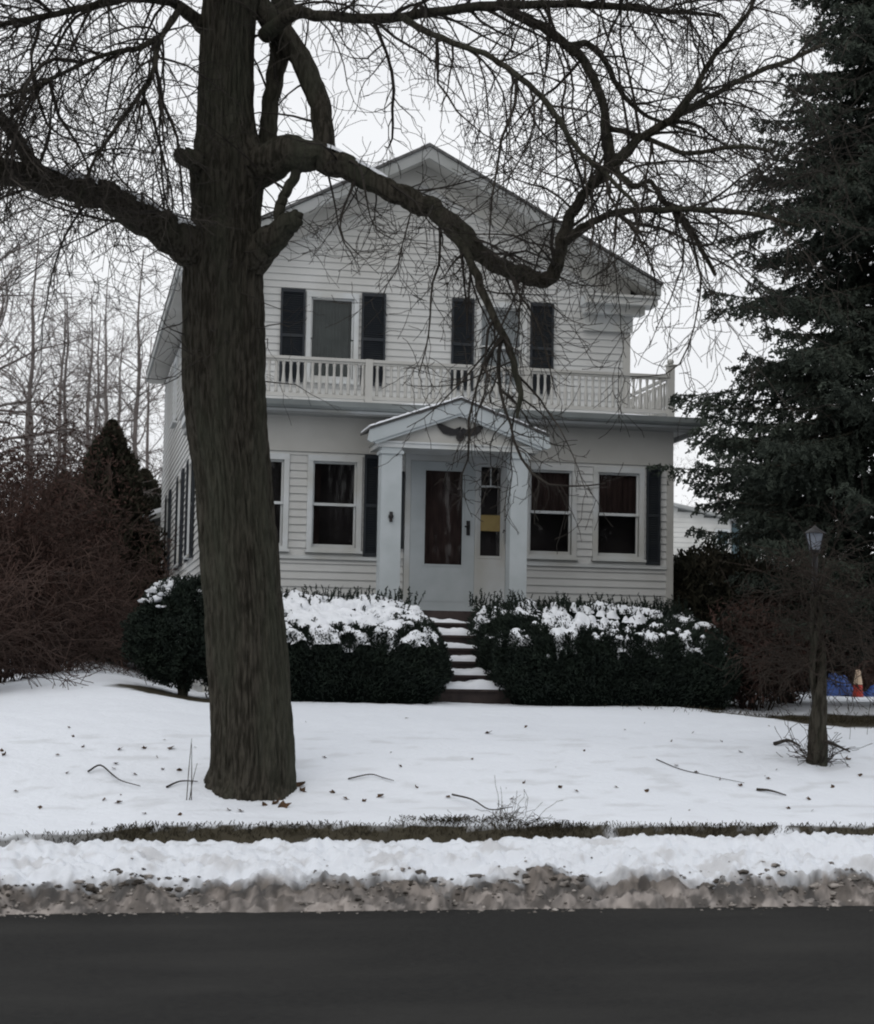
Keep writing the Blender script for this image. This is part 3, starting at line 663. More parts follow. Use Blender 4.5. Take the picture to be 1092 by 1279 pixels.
def shrub_round(name, c, r, h, label, n, matn, seed, snow=True, group=None, stem=True, card=(.07, .02), cat='shrub', snowbias=0.):
    th = thing(name, c, label, cat, group); rng = np.random.default_rng(seed); zc = c[2]+h*.56
    if stem:
        m = MB()
        for q in range(5):
            a = rng.uniform(0, 6.28); m.tube([(c[0]+.03*math.cos(a), c[1]+.03*math.sin(a), c[2]-.05), (c[0]+.1*math.cos(a), c[1]+.1*math.sin(a), c[2]+h*.3), (c[0]+r*.4*math.cos(a), c[1]+r*.4*math.sin(a), c[2]+h*.7)], [.03, .025, .012], 6)
        m.build('stem', MT['bark'], th)
    d = rng.normal(size=(n, 3)); d /= np.linalg.norm(d, axis=1)[:, None]
    lump = np.array([1+.28*fbm(*(p*1.6+seed), 4)+.12*nz(*(p*5+seed)) for p in d]) if True else 1
    rr = (rng.uniform(.35, 1, n)**.35)*lump
    P = np.array([c[0], c[1], zc])+d*rr[:, None]*np.array([r, r, h*.48])
    m = MB(); m.cards(P, d+rng.normal(size=(n, 3))*.8+np.array([0, 0, .5]), rng.uniform(card[0]*.6, card[0], n), rng.uniform(card[1]*.6, card[1], n)); m.build('foliage', MT[matn], th)
    if snow:
        m = MB()
        for q in range(110):
            dd = np.array([-snowbias*1.5, -.25, .85])+rng.normal(size=3)*(.17 if q < 90 else .5); dd[2] = abs(dd[2])+.2; dd /= np.linalg.norm(dd)
            p = np.array([c[0], c[1], zc])+dd*np.array([r, r, h*.48])*rng.uniform(.86, .97); s_ = rng.uniform(.02, .05)
            m.blob(p, (s_*1.4, s_*1.2, s_*.7), 2, 1, 1.0, q)
        m.build('snow_cap', MT['snow'], th, smooth=True)
    return th
shrub_round('evergreen_shrub', (1.30, 20.8, gz(1.30, 20.8)), .60, 1.28, 'small rounded evergreen shrub with a little snow, left of the big tree trunk', 34000, 'yew', 21, snowbias=.35, card=(.06, .02))

# ------------------------------------------------------------------ branching
shrub_round('evergreen_shrub', (1.95, 21.25, gz(1.95, 21.25)), .55, 1.15, 'dark evergreen shrub mostly hidden behind the big trunk at the hedge end', 20000, 'yew', 22, snow=False, card=(.06, .02))
def unit(v): return v/(np.linalg.norm(v)+1e-9)
def grow(m, p, d, L, r, lvl, rng, droop=.0, kids=None, wander=.28, k=4, rmin=.0016, out=None, ktab=(5, 4, 3, 3)):
    seg = max(4, int(L/(.14 if lvl == 1 else .085))); st = L/seg; P = [p]; d = unit(d)
    bend = rng.normal(size=3)*.10
    for i_ in range(seg):
        t_ = i_/seg
        d = unit(d+rng.normal(size=3)*wander*(.45 if lvl == 1 else .7)+bend*st*6+np.array([0, 0, (-droop if t_ < .6 else droop*.9)])*st*3)
        P.append(P[-1]+d*st)
    P = np.array(P); tt = np.linspace(0, 1, len(P)); rad = np.maximum(rmin, r*(1-.75*tt))
    m.tube(P, rad, ktab[min(lvl, 3)], cap=False)
    if lvl >= (kids or 3): return P
    sp = (.105, .095, .085)[min(lvl, 2)] if out is None else out[min(lvl, len(out)-1)]
    n = int(L*.9/sp)
    for q in range(n):
        t_ = .12+.88*(q+rng.random())/n; i0 = min(int(t_*seg), seg-1); p0 = P[i0]+(P[i0+1]-P[i0])*(t_*seg-i0); dd = unit(P[i0+1]-P[i0])
        s_ = np.cross(dd, rng.normal(size=3)); s_ = unit(s_)
        a = rng.uniform(.55, 1.15); nd = dd*math.cos(a)+s_*math.sin(a)
        ln = L*rng.uniform(.22, .5)*(1.15-t_*.75)
        if lvl >= 2: ln = rng.uniform(.10, .34)
        if ln < .07: continue
        grow(m, p0, nd, ln, max(rmin, rad[i0]*.52), lvl+1, rng, droop*.8, kids, wander, k, rmin, out, ktab)
    return P
def smooth_path(pts, n=8):
    """Catmull-Rom through rows of pts (any columns)"""
    pts = np.array(pts, float); q = np.vstack([2*pts[0]-pts[1], pts, 2*pts[-1]-pts[-2]]); o_ = []
    for i_ in range(1, len(q)-2):
        for t_ in np.linspace(0, 1, n, endpoint=False):
            a, b, c_, d = q[i_-1:i_+3]
            o_.append(.5*((2*b)+(-a+c_)*t_+(2*a-5*b+4*c_-d)*t_**2+(-a+3*b-3*c_+d)*t_**3))
    o_.append(pts[-1]); return np.array(o_)
def bark_tube(m, P, rad, k, amp, seed=0, flare=None):
    P = np.asarray(P); n = len(P); T = np.gradient(P, axis=0); T /= np.linalg.norm(T, axis=1)[:, None]
    A = np.cross(T, np.array([.13, .99, .07])); A /= np.linalg.norm(A, axis=1)[:, None]; B = np.cross(T, A); L = np.concatenate([[0], np.cumsum(np.linalg.norm(np.diff(P, axis=0), axis=1))])
    V = []
    for i_ in range(n):
        for j_ in range(k):
            a = 2*math.pi*j_/k; R_ = rad[i_]; ca, sa = math.cos(a), math.sin(a)
            fx = a*R_*0+0
            ridge = 1.25-min(1., abs(nz(ca*R_*26+seed, sa*R_*26, L[i_]*1.7))*3.2)-.35*min(1., abs(nz(ca*R_*48+seed, sa*R_*48, L[i_]*5+7))*3)
            big = .06*R_*fbm(ca*1.3+seed, sa*1.3, L[i_]*.9, 3)
            rr = R_+big-amp*ridge+amp*.4
            if flare: rr *= 1+flare(i_, a)
            V.append(P[i_]+(A[i_]*ca+B[i_]*sa)*rr)
    i_ = np.arange(n-1)[:, None]*k; j_ = np.arange(k)[None]; j2 = (j_+1) % k
    f = np.stack([i_+j_, i_+k+j_, i_+k+j2, i_+j2], -1).reshape(-1, 4); m.add(V, f)

TD = 15.5   # distance of the big tree
tb = PD(310, 1000, TD)
tree = thing('maple_tree', (tb[0], tb[1], gz(tb[0], tb[1])-.03), 'large bare maple with thick furrowed trunk standing on the snowy lawn', 'tree')
edge = [(1016, 244, 378), (1000, 249, 371), (985, 254, 369), (960, 260, 367), (920, 262, 365), (880, 262, 362.5), (800, 259, 357), (740, 255, 351), (690, 251, 346), (640, 248, 340), (580, 242, 335), (520, 233, 332), (480, 229, 331), (440, 229, 330), (400, 231, 329), (350, 231, 327), (310, 236, 330), (270, 241, 326), (230, 238, 330), (200, 239, 331), (170, 245, 322), (140, 247, 316), (100, 249, 316), (50, 251, 316), (0, 253, 320), (-60, 256, 318), (-140, 262, 312), (-240, 268, 308), (-360, 274, 304), (-500, 282, 300)]
ctr = smooth_path([((a+b)/2, y, b-a) for y, a, b in edge], 9)
P = np.array([PD(x, y, TD) for x, y, _ in ctr]); rad = ctr[:, 2]/2*TD/F
def flr(i_, a): y = ctr[i_, 1]; return .17*float(sm(965, 1012, y))*max(0, math.cos(a*5+1))**1.5
m = MB(); bark_tube(m, P, rad, 230, .026, 0, flr); trunk = m.build('trunk', MT['bark'], tree, smooth=True)
def limb_pts(spec):
    q = smooth_path(spec, 7); P = np.array([PD(x, y, D) for x, y, w_, D in q]); r_ = q[:, 2]/2*q[:, 3]/F; return P, r_
T0 = TD
limbs = dict(
 left=[(285, 345, 40, T0), (250, 318, 50, T0-.1), (222, 296, 48, T0-.2), (190, 278, 42, T0-.3), (165, 264, 40, T0-.4), (120, 243, 37, T0-.5), (80, 232, 34, T0-.7), (40, 220, 33, T0-.9), (0, 212, 30, T0-1.), (-60, 190, 27, T0-1.2), (-130, 175, 22, T0-1.3), (-230, 120, 14, T0-1.2)],
 left2=[(70, 235, 20, T0-.7), (45, 210, 18, T0-.75), (25, 180, 17, T0-.8), (2, 150, 16, T0-.9), (-30, 128, 14, T0-1.), (-90, 90, 10, T0-1.1)],
 right=[(290, 235, 50, T0), (320, 208, 54, T0-.1), (350, 195, 50, T0-.2), (395, 195, 36, T0-.3), (440, 213, 30, T0-.4), (480, 234, 27, T0-.5), (512, 248, 26, T0-.55), (545, 265, 25, T0-.6), (578, 292, 24, T0-.7), (603, 318, 22, T0-.75), (632, 336, 21, T0-.8), (665, 347, 20, T0-.9), (688, 346, 18, T0-.95), (697, 326, 16, T0-1.), (702, 300, 15, T0-1.), (715, 268, 13, T0-1.), (735, 236, 12.5, T0-1.1), (765, 206, 12.5, T0-1.2), (800, 172, 10.5, T0-1.3), (843, 147, 8.5, T0-1.4), (868, 112, 7.5, T0-1.5), (884, 81, 7, T0-1.5), (912, 45, 6.5, T0-1.6), (939, 8, 5.5, T0-1.7), (955, -50, 4, T0-1.8)],
 r_fork=[(830, 155, 8, T0-1.4), (870, 130, 7.5, T0-1.2), (914, 106, 7, T0-1.0), (950, 88, 6.5, T0-.9), (985, 76, 6, T0-.8), (1030, 55, 4, T0-.6)],
 r_low=[(703, 303, 10, T0-1.), (722, 288, 10, T0-1.1), (745, 275, 9, T0-1.2), (780, 264, 8.5, T0-1.4), (815, 262, 8.5, T0-1.5), (850, 262, 8, T0-1.6), (900, 264, 7, T0-1.7), (945, 268, 6, T0-1.8), (1000, 282, 4, T0-1.9)],
 r_droop=[(545, 268, 14, T0-.6), (568, 295, 12, T0-.8), (590, 330, 11, T0-.9), (602, 362, 10, T0-1.), (617, 397, 9.5, T0-1.1), (635, 430, 9, T0-1.2), (645, 465, 8, T0-1.25), (650, 492, 7, T0-1.3), (646, 522, 4, T0-1.3)],
 stemB=[(345, 205, 30, T0+.1), (336, 175, 24, T0+.15), (337, 140, 21, T0+.2), (343, 100, 22, T0+.2), (350, 60, 25, T0+.2), (352, 10, 28, T0+.2), (362, -60, 26, T0+.3), (380, -150, 22, T0+.4), (410, -280, 14, T0+.5)],
 loop=[(405, 205, 30, T0-.25), (405, 170, 27, T0-.2), (399, 130, 27, T0-.1), (386, 95, 27, T0), (368, 62, 28, T0+.1), (345, 35, 30, T0+.1), (325, 5, 26, T0+.1), (312, -25, 20, T0)],
 stub=[(310, 330, 44, T0-.1), (335, 304, 38, T0-.2), (355, 287, 30, T0-.3), (370, 273, 20, T0-.35), (374, 266, 8, T0-.35)],
 stub_up=[(352, 284, 16, T0-.3), (349, 262, 14, T0-.3), (355, 244, 13, T0-.3), (366, 226, 13, T0-.3), (374, 206, 14, T0-.3)],
 knob=[(262, 215, 30, T0-.15), (242, 200, 28, T0-.25), (228, 193, 20, T0-.3), (217, 190, 9, T0-.3)],
 topr=[(330, 45, 20, T0), (365, 18, 17, T0-.3), (400, 19, 14, T0-.4), (450, 22, 13, T0-.6), (500, 20, 12, T0-.7), (550, 13, 12, T0-.8), (600, 8, 12, T0-.9), (660, 6, 11, T0-1.), (720, 5, 10, T0-1.1), (780, 9, 8, T0-1.2), (840, 14, 6, T0-1.3), (900, 20, 4, T0-1.4)],
 arc=[(620, 2, 13, T0-.9), (650, 22, 13, T0-.9), (680, 34, 12.5, T0-.9), (711, 58, 12, T0-1.), (735, 85, 11.5, T0-1.), (751, 120, 11, T0-1.1), (757, 155, 11, T0-1.1), (762, 185, 11, T0-1.1), (770, 212, 9, T0-1.2), (790, 232, 7, T0-1.3), (813, 227, 6, T0-1.3), (828, 250, 7, T0-1.4), (855, 275, 7, T0-1.5), (874, 308, 6, T0-1.6), (894, 344, 4.5, T0-1.6)],
 arc2=[(712, 57, 8, T0-1.), (735, 55, 8, T0-.9), (755, 75, 7.5, T0-.8), (770, 105, 7, T0-.7), (788, 130, 6, T0-.7), (820, 150, 5, T0-.6), (870, 165, 4, T0-.5)],
 diag=[(500, 20, 9, T0-1.), (535, 40, 8, T0-1.3), (570, 55, 8, T0-1.5), (606, 67, 7.5, T0-1.6), (632, 84, 7.5, T0-1.6), (656, 102, 7.5, T0-1.7), (680, 125, 7, T0-1.7), (697, 148, 7, T0-1.8), (717, 180, 6.5, T0-1.8), (738, 202, 6, T0-1.9), (765, 225, 5, T0-1.9), (800, 262, 4, T0-2.)],
 fl=[(755, 160, 7, T0-1.), (785, 165, 6.5, T0-1.2), (820, 178, 6.5, T0-1.3), (863, 192, 6, T0-1.4), (914, 183, 5.5, T0-1.5), (965, 188, 4, T0-1.6)],
 tl1=[(255, 35, 20, T0), (225, 8, 15, T0-.2), (190, -2, 12, T0-.5), (150, -4, 10, T0-.7), (110, 8, 8, T0-.9), (60, 20, 7, T0-1.1), (0, 32, 5.5, T0-1.3), (-60, 60, 4, T0-1.4)],
 tl2=[(225, 10, 9, T0-.3), (205, 40, 8, T0-.5), (178, 58, 7, T0-.8), (140, 65, 6, T0-1.), (90, 85, 5, T0-1.2), (40, 110, 4.5, T0-1.4), (-10, 122, 3.5, T0-1.5)],
 tl3=[(215, 22, 7, T0-.6), (198, 55, 7, T0-.9), (190, 92, 6.5, T0-1.), (170, 125, 6, T0-1.1), (140, 165, 5, T0-1.2), (115, 205, 4, T0-1.3), (95, 260, 3, T0-1.3)],
 up1=[(285, -60, 40, T0), (240, -130, 30, T0-.4), (170, -190, 22, T0-.9), (90, -200, 15, T0-1.4), (0, -160, 10, T0-1.8), (-80, -90, 6, T0-2.)],
 up2=[(290, -120, 36, T0), (370, -200, 26, T0-.5), (470, -240, 20, T0-1.), (590, -220, 14, T0-1.4), (700, -160, 10, T0-1.6), (800, -80, 7, T0-1.8), (870, 0, 4, T0-1.9)],
 up3=[(285, -180, 34, T0), (290, -280, 26, T0-.9), (330, -340, 18, T0-1.8), (380, -300, 12, T0-2.6), (420, -180, 8, T0-3.)],
 up4=[(285, -150, 34, T0), (300, -240, 26, T0+.9), (360, -300, 20, T0+1.9), (450, -290, 14, T0+2.7), (540, -200, 9, T0+3.3), (600, -90, 6, T0+3.6)],
 up5=[(285, -100, 30, T0), (230, -170, 24, T0+.8), (150, -200, 18, T0+1.7), (60, -180, 12, T0+2.4), (-20, -110, 7, T0+2.8)],
)
rngT = np.random.default_rng(42)
tw = MB()
dens = dict(left=.9, left2=.9, right=.95, r_fork=.6, r_low=.65, r_droop=.5, stemB=.5, loop=.25, stub=.0, stub_up=.3, knob=0, topr=1.2, arc=.7, arc2=.6, diag=.95, fl=.55, tl1=1.7, tl2=1.6, tl3=1.4, up1=1.3, up2=1.4, up3=1.2, up4=1.2, up5=1.2)
for nm, spec in limbs.items():
    P, r_ = limb_pts(spec); m = MB(); big = spec[0][2] > 24 or nm in ('left', 'right')
    kn = np.array([[nz(i_*.33, si*7.1, c_*3.3) for c_ in range(3)] for i_ in range(len(P)) for si in (len(nm)+spec[0][0]*.01,)])
    kk_ = np.minimum(1, np.arange(len(P))/5.)[:, None]; P = P+kn*kk_*(r_[:, None]*(.10 if nm in ('loop', 'stemB') else .32)+.005)
    r_ = r_*(1+(.04 if nm in ('loop', 'stemB') else .14)*np.array([max(-.3, nz(i_*.45, spec[0][1]*.1, 5)) for i_ in range(len(P))]))
    bark_tube(m, P, r_, 44 if big else 16, .011 if big else .004, 5)
    m.build('limb', MT['bark'], tree, smooth=True)
    L = np.concatenate([[0], np.cumsum(np.linalg.norm(np.diff(P, axis=0), axis=1))]); n = int(L[-1]/.080*dens[nm])
    for q in range(n):
        s_ = L[-1]*(.16+.84*(q+rngT.random())/max(n, 1)); i0 = min(np.searchsorted(L, s_)-1, len(P)-2); i0 = max(i0, 0); p0 = P[i0]; dd = unit(P[i0+1]-P[i0])
        side = unit(np.cross(dd, rngT.normal(size=3))); a = rngT.uniform(.6, 1.3); d0 = dd*math.cos(a)+side*math.sin(a)
        d0[2] += .15; ln = rngT.uniform(.4, 1.35)*(1. if rngT.random() < .7 else 1.5)
        grow(tw, p0, d0, ln, min(r_[i0]*.45, rngT.uniform(.007, .015)), 1, rngT, rngT.uniform(.0, .55), 3, .30, out=(0, .12, .125, .1), rmin=.0027)
        if rngT.random() < .075 and nm not in ('loop', 'stemB', 'stub_up', 'left2'): grow(tw, p0, d0+np.array([0, 0, -.25]), rngT.uniform(1.2, 2.0), rngT.uniform(.012, .020), 1, rngT, rngT.uniform(.25, .7), 3, .36, out=(0, .12, .12, .1), rmin=.0028)
# thin water sprouts on the trunk
for q in range(46):
    i0 = int(rngT.uniform(.42, .80)*len(ctr)); a = rngT.uniform(0, 6.28); p0 = PD(ctr[i0, 0], ctr[i0, 1], TD)+np.array([math.cos(a), math.sin(a)*1., 0])*ctr[i0, 2]/2*TD/F*.95
    grow(tw, p0, np.array([math.cos(a)*.8, math.sin(a)*.8, rngT.uniform(-.6, .6)]), rngT.uniform(.4, 1.1), .006, 1, rngT, .2, 3, .5, out=(0, .2, .2, .2), rmin=.002)
tw.build('twigs', MT['twig'], tree)
# snow lying on the limbs
for nm, a0, a1, wk in (('left', .10, .62, .8), ('left2', .3, .8, .6), ('right', .12, .22, .5), ('right', .46, .52, .6)):
    P, r_ = limb_pts(limbs[nm]); i0, i1 = int(a0*len(P)), int(a1*len(P)); P = P[i0:i1]; r_ = r_[i0:i1]; n = len(P)
    k = 7; V = []; m = MB()
    for i_ in range(n):
        T = unit(P[min(i_+1, n-1)]-P[max(i_-1, 0)]); S = unit(np.cross(T, np.array([0, 0, 1.]))); U = np.cross(S, T); e = wk*max(.12, min(1, (i_+.3)/3, (n-1-i_+.3)/3))*(1+.4*nz(i_*.5, 2))
        for j_ in range(k):
            b = (j_/(k-1)-.5)*2; V.append(P[i_]+S*b*r_[i_]*e+U*(r_[i_]*math.sqrt(max(.05, 1-(b*e)**2))+.030*e*(1-b*b)-.004))
    i_ = np.arange(n-1)[:, None]*k; j_ = np.arange(k-1)[None]; m.add(V, np.stack([i_+j_, i_+j_+1, i_+k+j_+1, i_+k+j_], -1).reshape(-1, 4))
    m.build('limb_snow', MT['snow'], tree, smooth=True)

# ------------------------------------------------------------------ spruce at the right
def spruce(base, H, label, nwh, rad, seed, z0=1.3, group=None, detail=1.0, name='spruce_tree', reach=None):
    th = thing(name, base, label, 'tree', group); rng = np.random.default_rng(seed)
    m = MB(); zz = np.linspace(-.2, H, 24); m.tube([(base[0]+.05*nz(z, 1), base[1], base[2]+z) for z in zz], np.linspace(.24, .02, 24), 12); m.build('trunk', MT['bark'], th)
    P = []; D = []; Ls = []; lim = MB()
    h = z0
    while h < H-.3:
        frac = (h-z0)/(H-z0); Rm = rad*(1-frac)**.9+.15
        nb_ = 9 if frac < .7 else 6
        for b in range(nb_):
            a = rng.uniform(0, 2*math.pi); L = Rm*rng.uniform(.62, 1.08)
            if reach: L = min(L, reach(h, a))
            hj = rng.uniform(-.16, .16)
            dr = np.array([math.cos(a), math.sin(a), 0]); n = 10; sp_ = []
            dz = rng.uniform(.20, .48)
            for i_ in range(n+1):
                t_ = i_/n; sp_.append(np.array(base)+np.array([0, 0, h+hj])+dr*L*t_+np.array([0, 0, L*(.10*t_-dz*t_**1.5+.16*t_**4)])+np.array([-dr[1], dr[0], 0])*.06*L*math.sin(t_*3+b))
            sp_ = np.array(sp_); lim.tube(sp_, np.linspace(.028, .004, n+1), 4, cap=False)
            ntw = int(L*19*detail)
            for k in range(ntw):
                t_ = .22+.78*(k+rng.random())/ntw; i0 = min(int(t_*n), n-1); p = sp_[i0]+(sp_[i0+1]-sp_[i0])*(t_*n-i0); f_ = unit(sp_[i0+1]-sp_[i0])
                sd_ = (1 if k % 2 else -1)*np.array([-dr[1], dr[0], 0]); ang = rng.uniform(.6, 1.15); tl_ = (.20+.34*L*(1-t_)*.6)*rng.uniform(.6, 1.1)
                td_ = unit(f_*math.cos(ang)+sd_*math.sin(ang)+np.array([0, 0, -rng.uniform(.15, 1.15)]))
                nn = max(5, int(tl_*115*detail)); u = rng.uniform(0, 1, nn)[:, None]
                P.append(p+td_*tl_*u+np.array([0, 0, -.10])*tl_*u*u+rng.normal(size=(nn, 3))*.014); D.append(td_*.8+rng.normal(size=(nn, 3))*.65); Ls.append(rng.uniform(.035, .075, nn))
        h += rng.uniform(.14, .22)
    lim.build('limbs', MT['bark'], th)
    P = np.concatenate(P); D = np.concatenate(D); m = MB(); m.cards(P, D, np.concatenate(Ls), .021/detail); m.build('crown', MT['spruce'], th)
    return th
sb = (10.5, 21.7, gz(10.5, 21.7))
spr = spruce(sb, 13.2, 'tall dark spruce with drooping boughs at the right edge, reaching above the roof', 0, 3.75, 17, reach=lambda h, a: (2.35+1.25*float(sm(2.0, 4.2, h)) if math.cos(a) < -.3 else 9)*(1+.12*math.sin(h*7+a)))

for x_, y_, s_, rz_, lab in ((9.5, -24, 1.1, 1., 'first'), (14.5, -28, 1.25, 2.3, 'second'), (19.5, -25, 1.15, 3.9, 'third'), (25, -29, 1.25, 5.2, 'fourth'), (3, -27, 1.2, .4, 'fifth')):  # unseen copies added behind the camera so the panes reflect dark
    c_ = copy_tree(spr); c_.location = (x_, y_, -.1); c_.scale = (s_,)*3; c_.rotation_euler = (0, 0, rz_); c_['label'] = lab+' unseen spruce copy added across the road to darken the window reflections'; c_['group'] = 'unseen spruces added across the road for dark reflections'
# ------------------------------------------------------------------ lamp post and shrub in front of it
b = atY(1018, 940, 16.4); bz_ = gz(b[0], b[1])
lp = thing('lamp_post', (b[0], b[1], bz_), 'garden lamp post with frosted lantern rising out of a bare shrub', 'lamp post')
lx, ly = b[0]-.0, b[1]; lzt = atY(1019, 675, 16.4)[2]
m = MB(); m.tube([(lx, ly, bz_-.05), (lx, ly, bz_+.35), (lx, ly, bz_+.36), (lx, ly, lzt-.12)], [.05, .045, .032, .028], 12); m.tube([(lx, ly, lzt-.13), (lx, ly, lzt-.105), (lx, ly, lzt-.09)], [.03, .05, .055], 12); m.build('pole', MT['black'], lp, smooth=True)
m = MB(); V = []
for z, r_ in ((lzt-.088, .060), (lzt+.065, .098)):
    for a in range(4): V.append((lx+r_*math.cos(a*math.pi/2+.6), ly+r_*math.sin(a*math.pi/2+.6), z))
m.add(V, [(0, 1, 5, 4), (1, 2, 6, 5), (2, 3, 7, 6), (3, 0, 4, 7), (3, 2, 1, 0), (4, 5, 6, 7)]); lan = m.build('lantern', MT['frost'], lp)
m = MB()
for a in range(4): m.tube([V[a], V[a+4]], .007, 5)
m.tube([(lx, ly, lzt+.065), (lx, ly, lzt+.075), (lx, ly, lzt+.11), (lx, ly, lzt+.135), (lx, ly, lzt+.15)], [.108, .10, .045, .012, .004], 12)
m.build('lantern_cap', MT['black'], lp)
def twig_shrub(name, base, label, nst, H, spread, seed, matn='twig_red', kids=3, out=(0, .14, .10, .1), rr=.010, group=None, leaves=0, rmin=.0035, cat='shrub', wander=.24, tw_=.5):
    th = thing(name, base, label, cat, group); rng = np.random.default_rng(seed); m = MB()
    for q in range(nst):
        a = rng.uniform(0, 6.28); e = rng.uniform(0, spread); p = np.array(base)+np.array([math.cos(a), math.sin(a), 0])*e*.25+np.array([0, 0, -.05])
        d = np.array([math.cos(a)*e*tw_, math.sin(a)*e*tw_, 1.])
        grow(m, p, d, H*rng.uniform(.55, 1.05), rr*rng.uniform(.7, 1.3), 1, rng, .02, kids, wander, out=out, rmin=rmin)
    m.build('stems', MT[matn], th)
    if leaves:
        d = rng.normal(size=(leaves, 3)); d /= np.linalg.norm(d, axis=1)[:, None]; rr_ = rng.uniform(0, 1, leaves)**.42
        lump = np.array([1+.35*fbm(*(p*1.5+seed), 3) for p in d])
        P = np.array([base[0], base[1], base[2]+H*.50])+d*(rr_*lump)[:, None]*np.array([spread*.9, spread*.9, H*.48])
        m = MB(); m.cards(P, rng.normal(size=(leaves, 3))+np.array([0, 0, .4]), .07, .022); m.build('dead_leaves', MT['brownleaf'], th)
    return th
# gnarled multi-stem plant around the post
th = thing('bare_shrub', (lx+.03, ly-.1, bz_), 'brown bare shrub with a thick gnarled stem wrapped around the garden lamp post', 'shrub')
m = MB(); rs = np.random.default_rng(77)
for q in range(7):
    a = rs.uniform(0, 6.28); P_ = [np.array([lx+.05*math.cos(a+k*.7)*(1.5 if k == 0 else 1), ly-.07+.05*math.sin(a+k*.7), bz_-.04+k*.16]) for k in range(11)]
    m.tube(smooth_path(P_, 3), np.linspace(.050, .020, 31), 7)
m.build('stem', MT['bark'], th)
m = MB()
for q in range(80):
    a = rs.uniform(0, 6.28); z = rs.uniform(.75, 1.8)
    grow(m, np.array([lx, ly-.07, bz_+z]), np.array([math.cos(a), math.sin(a)*.8, rs.uniform(-.3, .9)]), rs.uniform(.35, .95), .007, 1, rs, .15, 3, .28, out=(0, .08, .07, .1), rmin=.0026)
for q in range(34):
    a = rs.uniform(0, 6.28)
    grow(m, np.array([lx+.08*math.cos(a), ly-.07+.08*math.sin(a), bz_+.0]), np.array([math.cos(a), math.sin(a), rs.uniform(.3, 1.2)]), rs.uniform(.15, .4), .006, 2, rs, .1, 3, .6, out=(0, .09, .1, .1), rmin=.003)
m.build('twigs', MT['twig_dark'], th)
# bushy undergrowth behind, right of the yew hedge
def G(px, Y, py=870): q = atY(px, py, Y); return (q[0], q[1], gz(q[0], q[1])-.02)
twig_shrub('bare_bush', G(940, 21.3), 'dense brown twiggy bush at the right end of the yew hedge', 34, 1.35, .9, 31, leaves=5200, rmin=.003, matn='twig_dark')
twig_shrub('bare_bush', G(985, 22.6), 'reddish brown twiggy bush behind the lamp post', 36, 1.75, .85, 32, leaves=3600, rmin=.003, matn='twig_dark')
twig_shrub('bare_bush', G(1080, 31.5), 'pale brown twiggy thicket at the right edge behind the cone', 60, 3.0, 2.0, 33, leaves=9000, rmin=.0035)
shrub_round('low_evergreen', (9.15, 25.2, 1.25), 1.15, 2.05, 'low dark evergreen bush between the porch corner and the spruce', 15000, 'arbor', 41, snow=False, card=(.12, .035))
shrub_round('low_evergreen', (10.2, 27.5, 1.3), 1.4, 2.1, 'broad dark evergreen bush under the spruce in front of the white garage', 20000, 'spruce', 42, snow=False, card=(.14, .04))
shrub_round('low_evergreen', (12.9, 31.7, 1.3), 1.6, 1.9, 'dark evergreen bush far behind the lamp post in front of the board fence', 15000, 'spruce', 43, snow=False, card=(.14, .04))

# ------------------------------------------------------------------ yard beyond on the right: fence, toys
fn = thing('board_fence', (15, 33, 1.3), 'reddish brown board fence far back at the right edge', 'fence')
m = MB()
for q in range(46):
    x = 12.6+q*.152; m.box((x, 33+.01*(q % 2), 1.25), (x+.145, 33.025+.01*(q % 2), 3.0+.02*nz(q*1.3, 0)))
m.build('boards', MT['wood'], fn)
for q in range(4):
    m = MB(); m.box((12.6+q*2.3, 33.05, 1.2), (12.72+q*2.3, 33.17, 3.05)); m.build('post', MT['wood'], fn)
tp_ = atY(1050, 872, 29.5)
m = MB(); V, f, _ = grid(np.linspace(-.42, .22, 30), np.linspace(-.3, .3, 20), lambda x, y: max(0., .44*(1-((x+.12)/.34)**2)*(1-(y/.32)**2))*(1+.35*nz(x*7, y*7))+.02*nz(x*20, y*20))
m.add(V+np.array([tp_[0]+.05, tp_[1], 1.26]), f); tag(m.build('tarp_heap', MT['blue'], smooth=True), 'crumpled blue tarp heap on the snow left of the cone', 'tarp')
q2 = atY(1090, 868, 29.5)
m = MB(); V, f, _ = grid(np.linspace(-.25, .5, 30), np.linspace(-.3, .3, 20), lambda x, y: max(0., .26*(1-((x-.15)/.42)**2)*(1-(y/.32)**2))*(1+.35*nz(x*7+4, y*7))+.02*nz(x*20, y*20))
m.add(V+np.array([q2[0]+.05, q2[1], 1.26]), f); tag(m.build('tarp_heap', MT['blue'], smooth=True), 'low blue tarp heap on the snow right of the cone at the picture edge', 'tarp')
q3 = atY(1072, 872, 29.0); cn = thing('traffic_cone', (q3[0], q3[1], 1.27), 'red cone with cream upper half between two blue heaps', 'cone')
m = MB(); m.box((q3[0]-.10, q3[1]-.10, 1.27), (q3[0]+.10, q3[1]+.10, 1.295)); m.tube([(q3[0], q3[1], 1.296), (q3[0], q3[1], 1.50)], [.092, .072], 16); m.build('base', MT['red'], cn)
m = MB(); m.tube([(q3[0], q3[1], 1.501), (q3[0], q3[1], 1.56), (q3[0], q3[1], 1.66), (q3[0], q3[1], 1.73), (q3[0], q3[1], 1.75)], [.075, .068, .052, .042, .02], 16); m.build('upper_sleeve', MT['creamp'], cn)

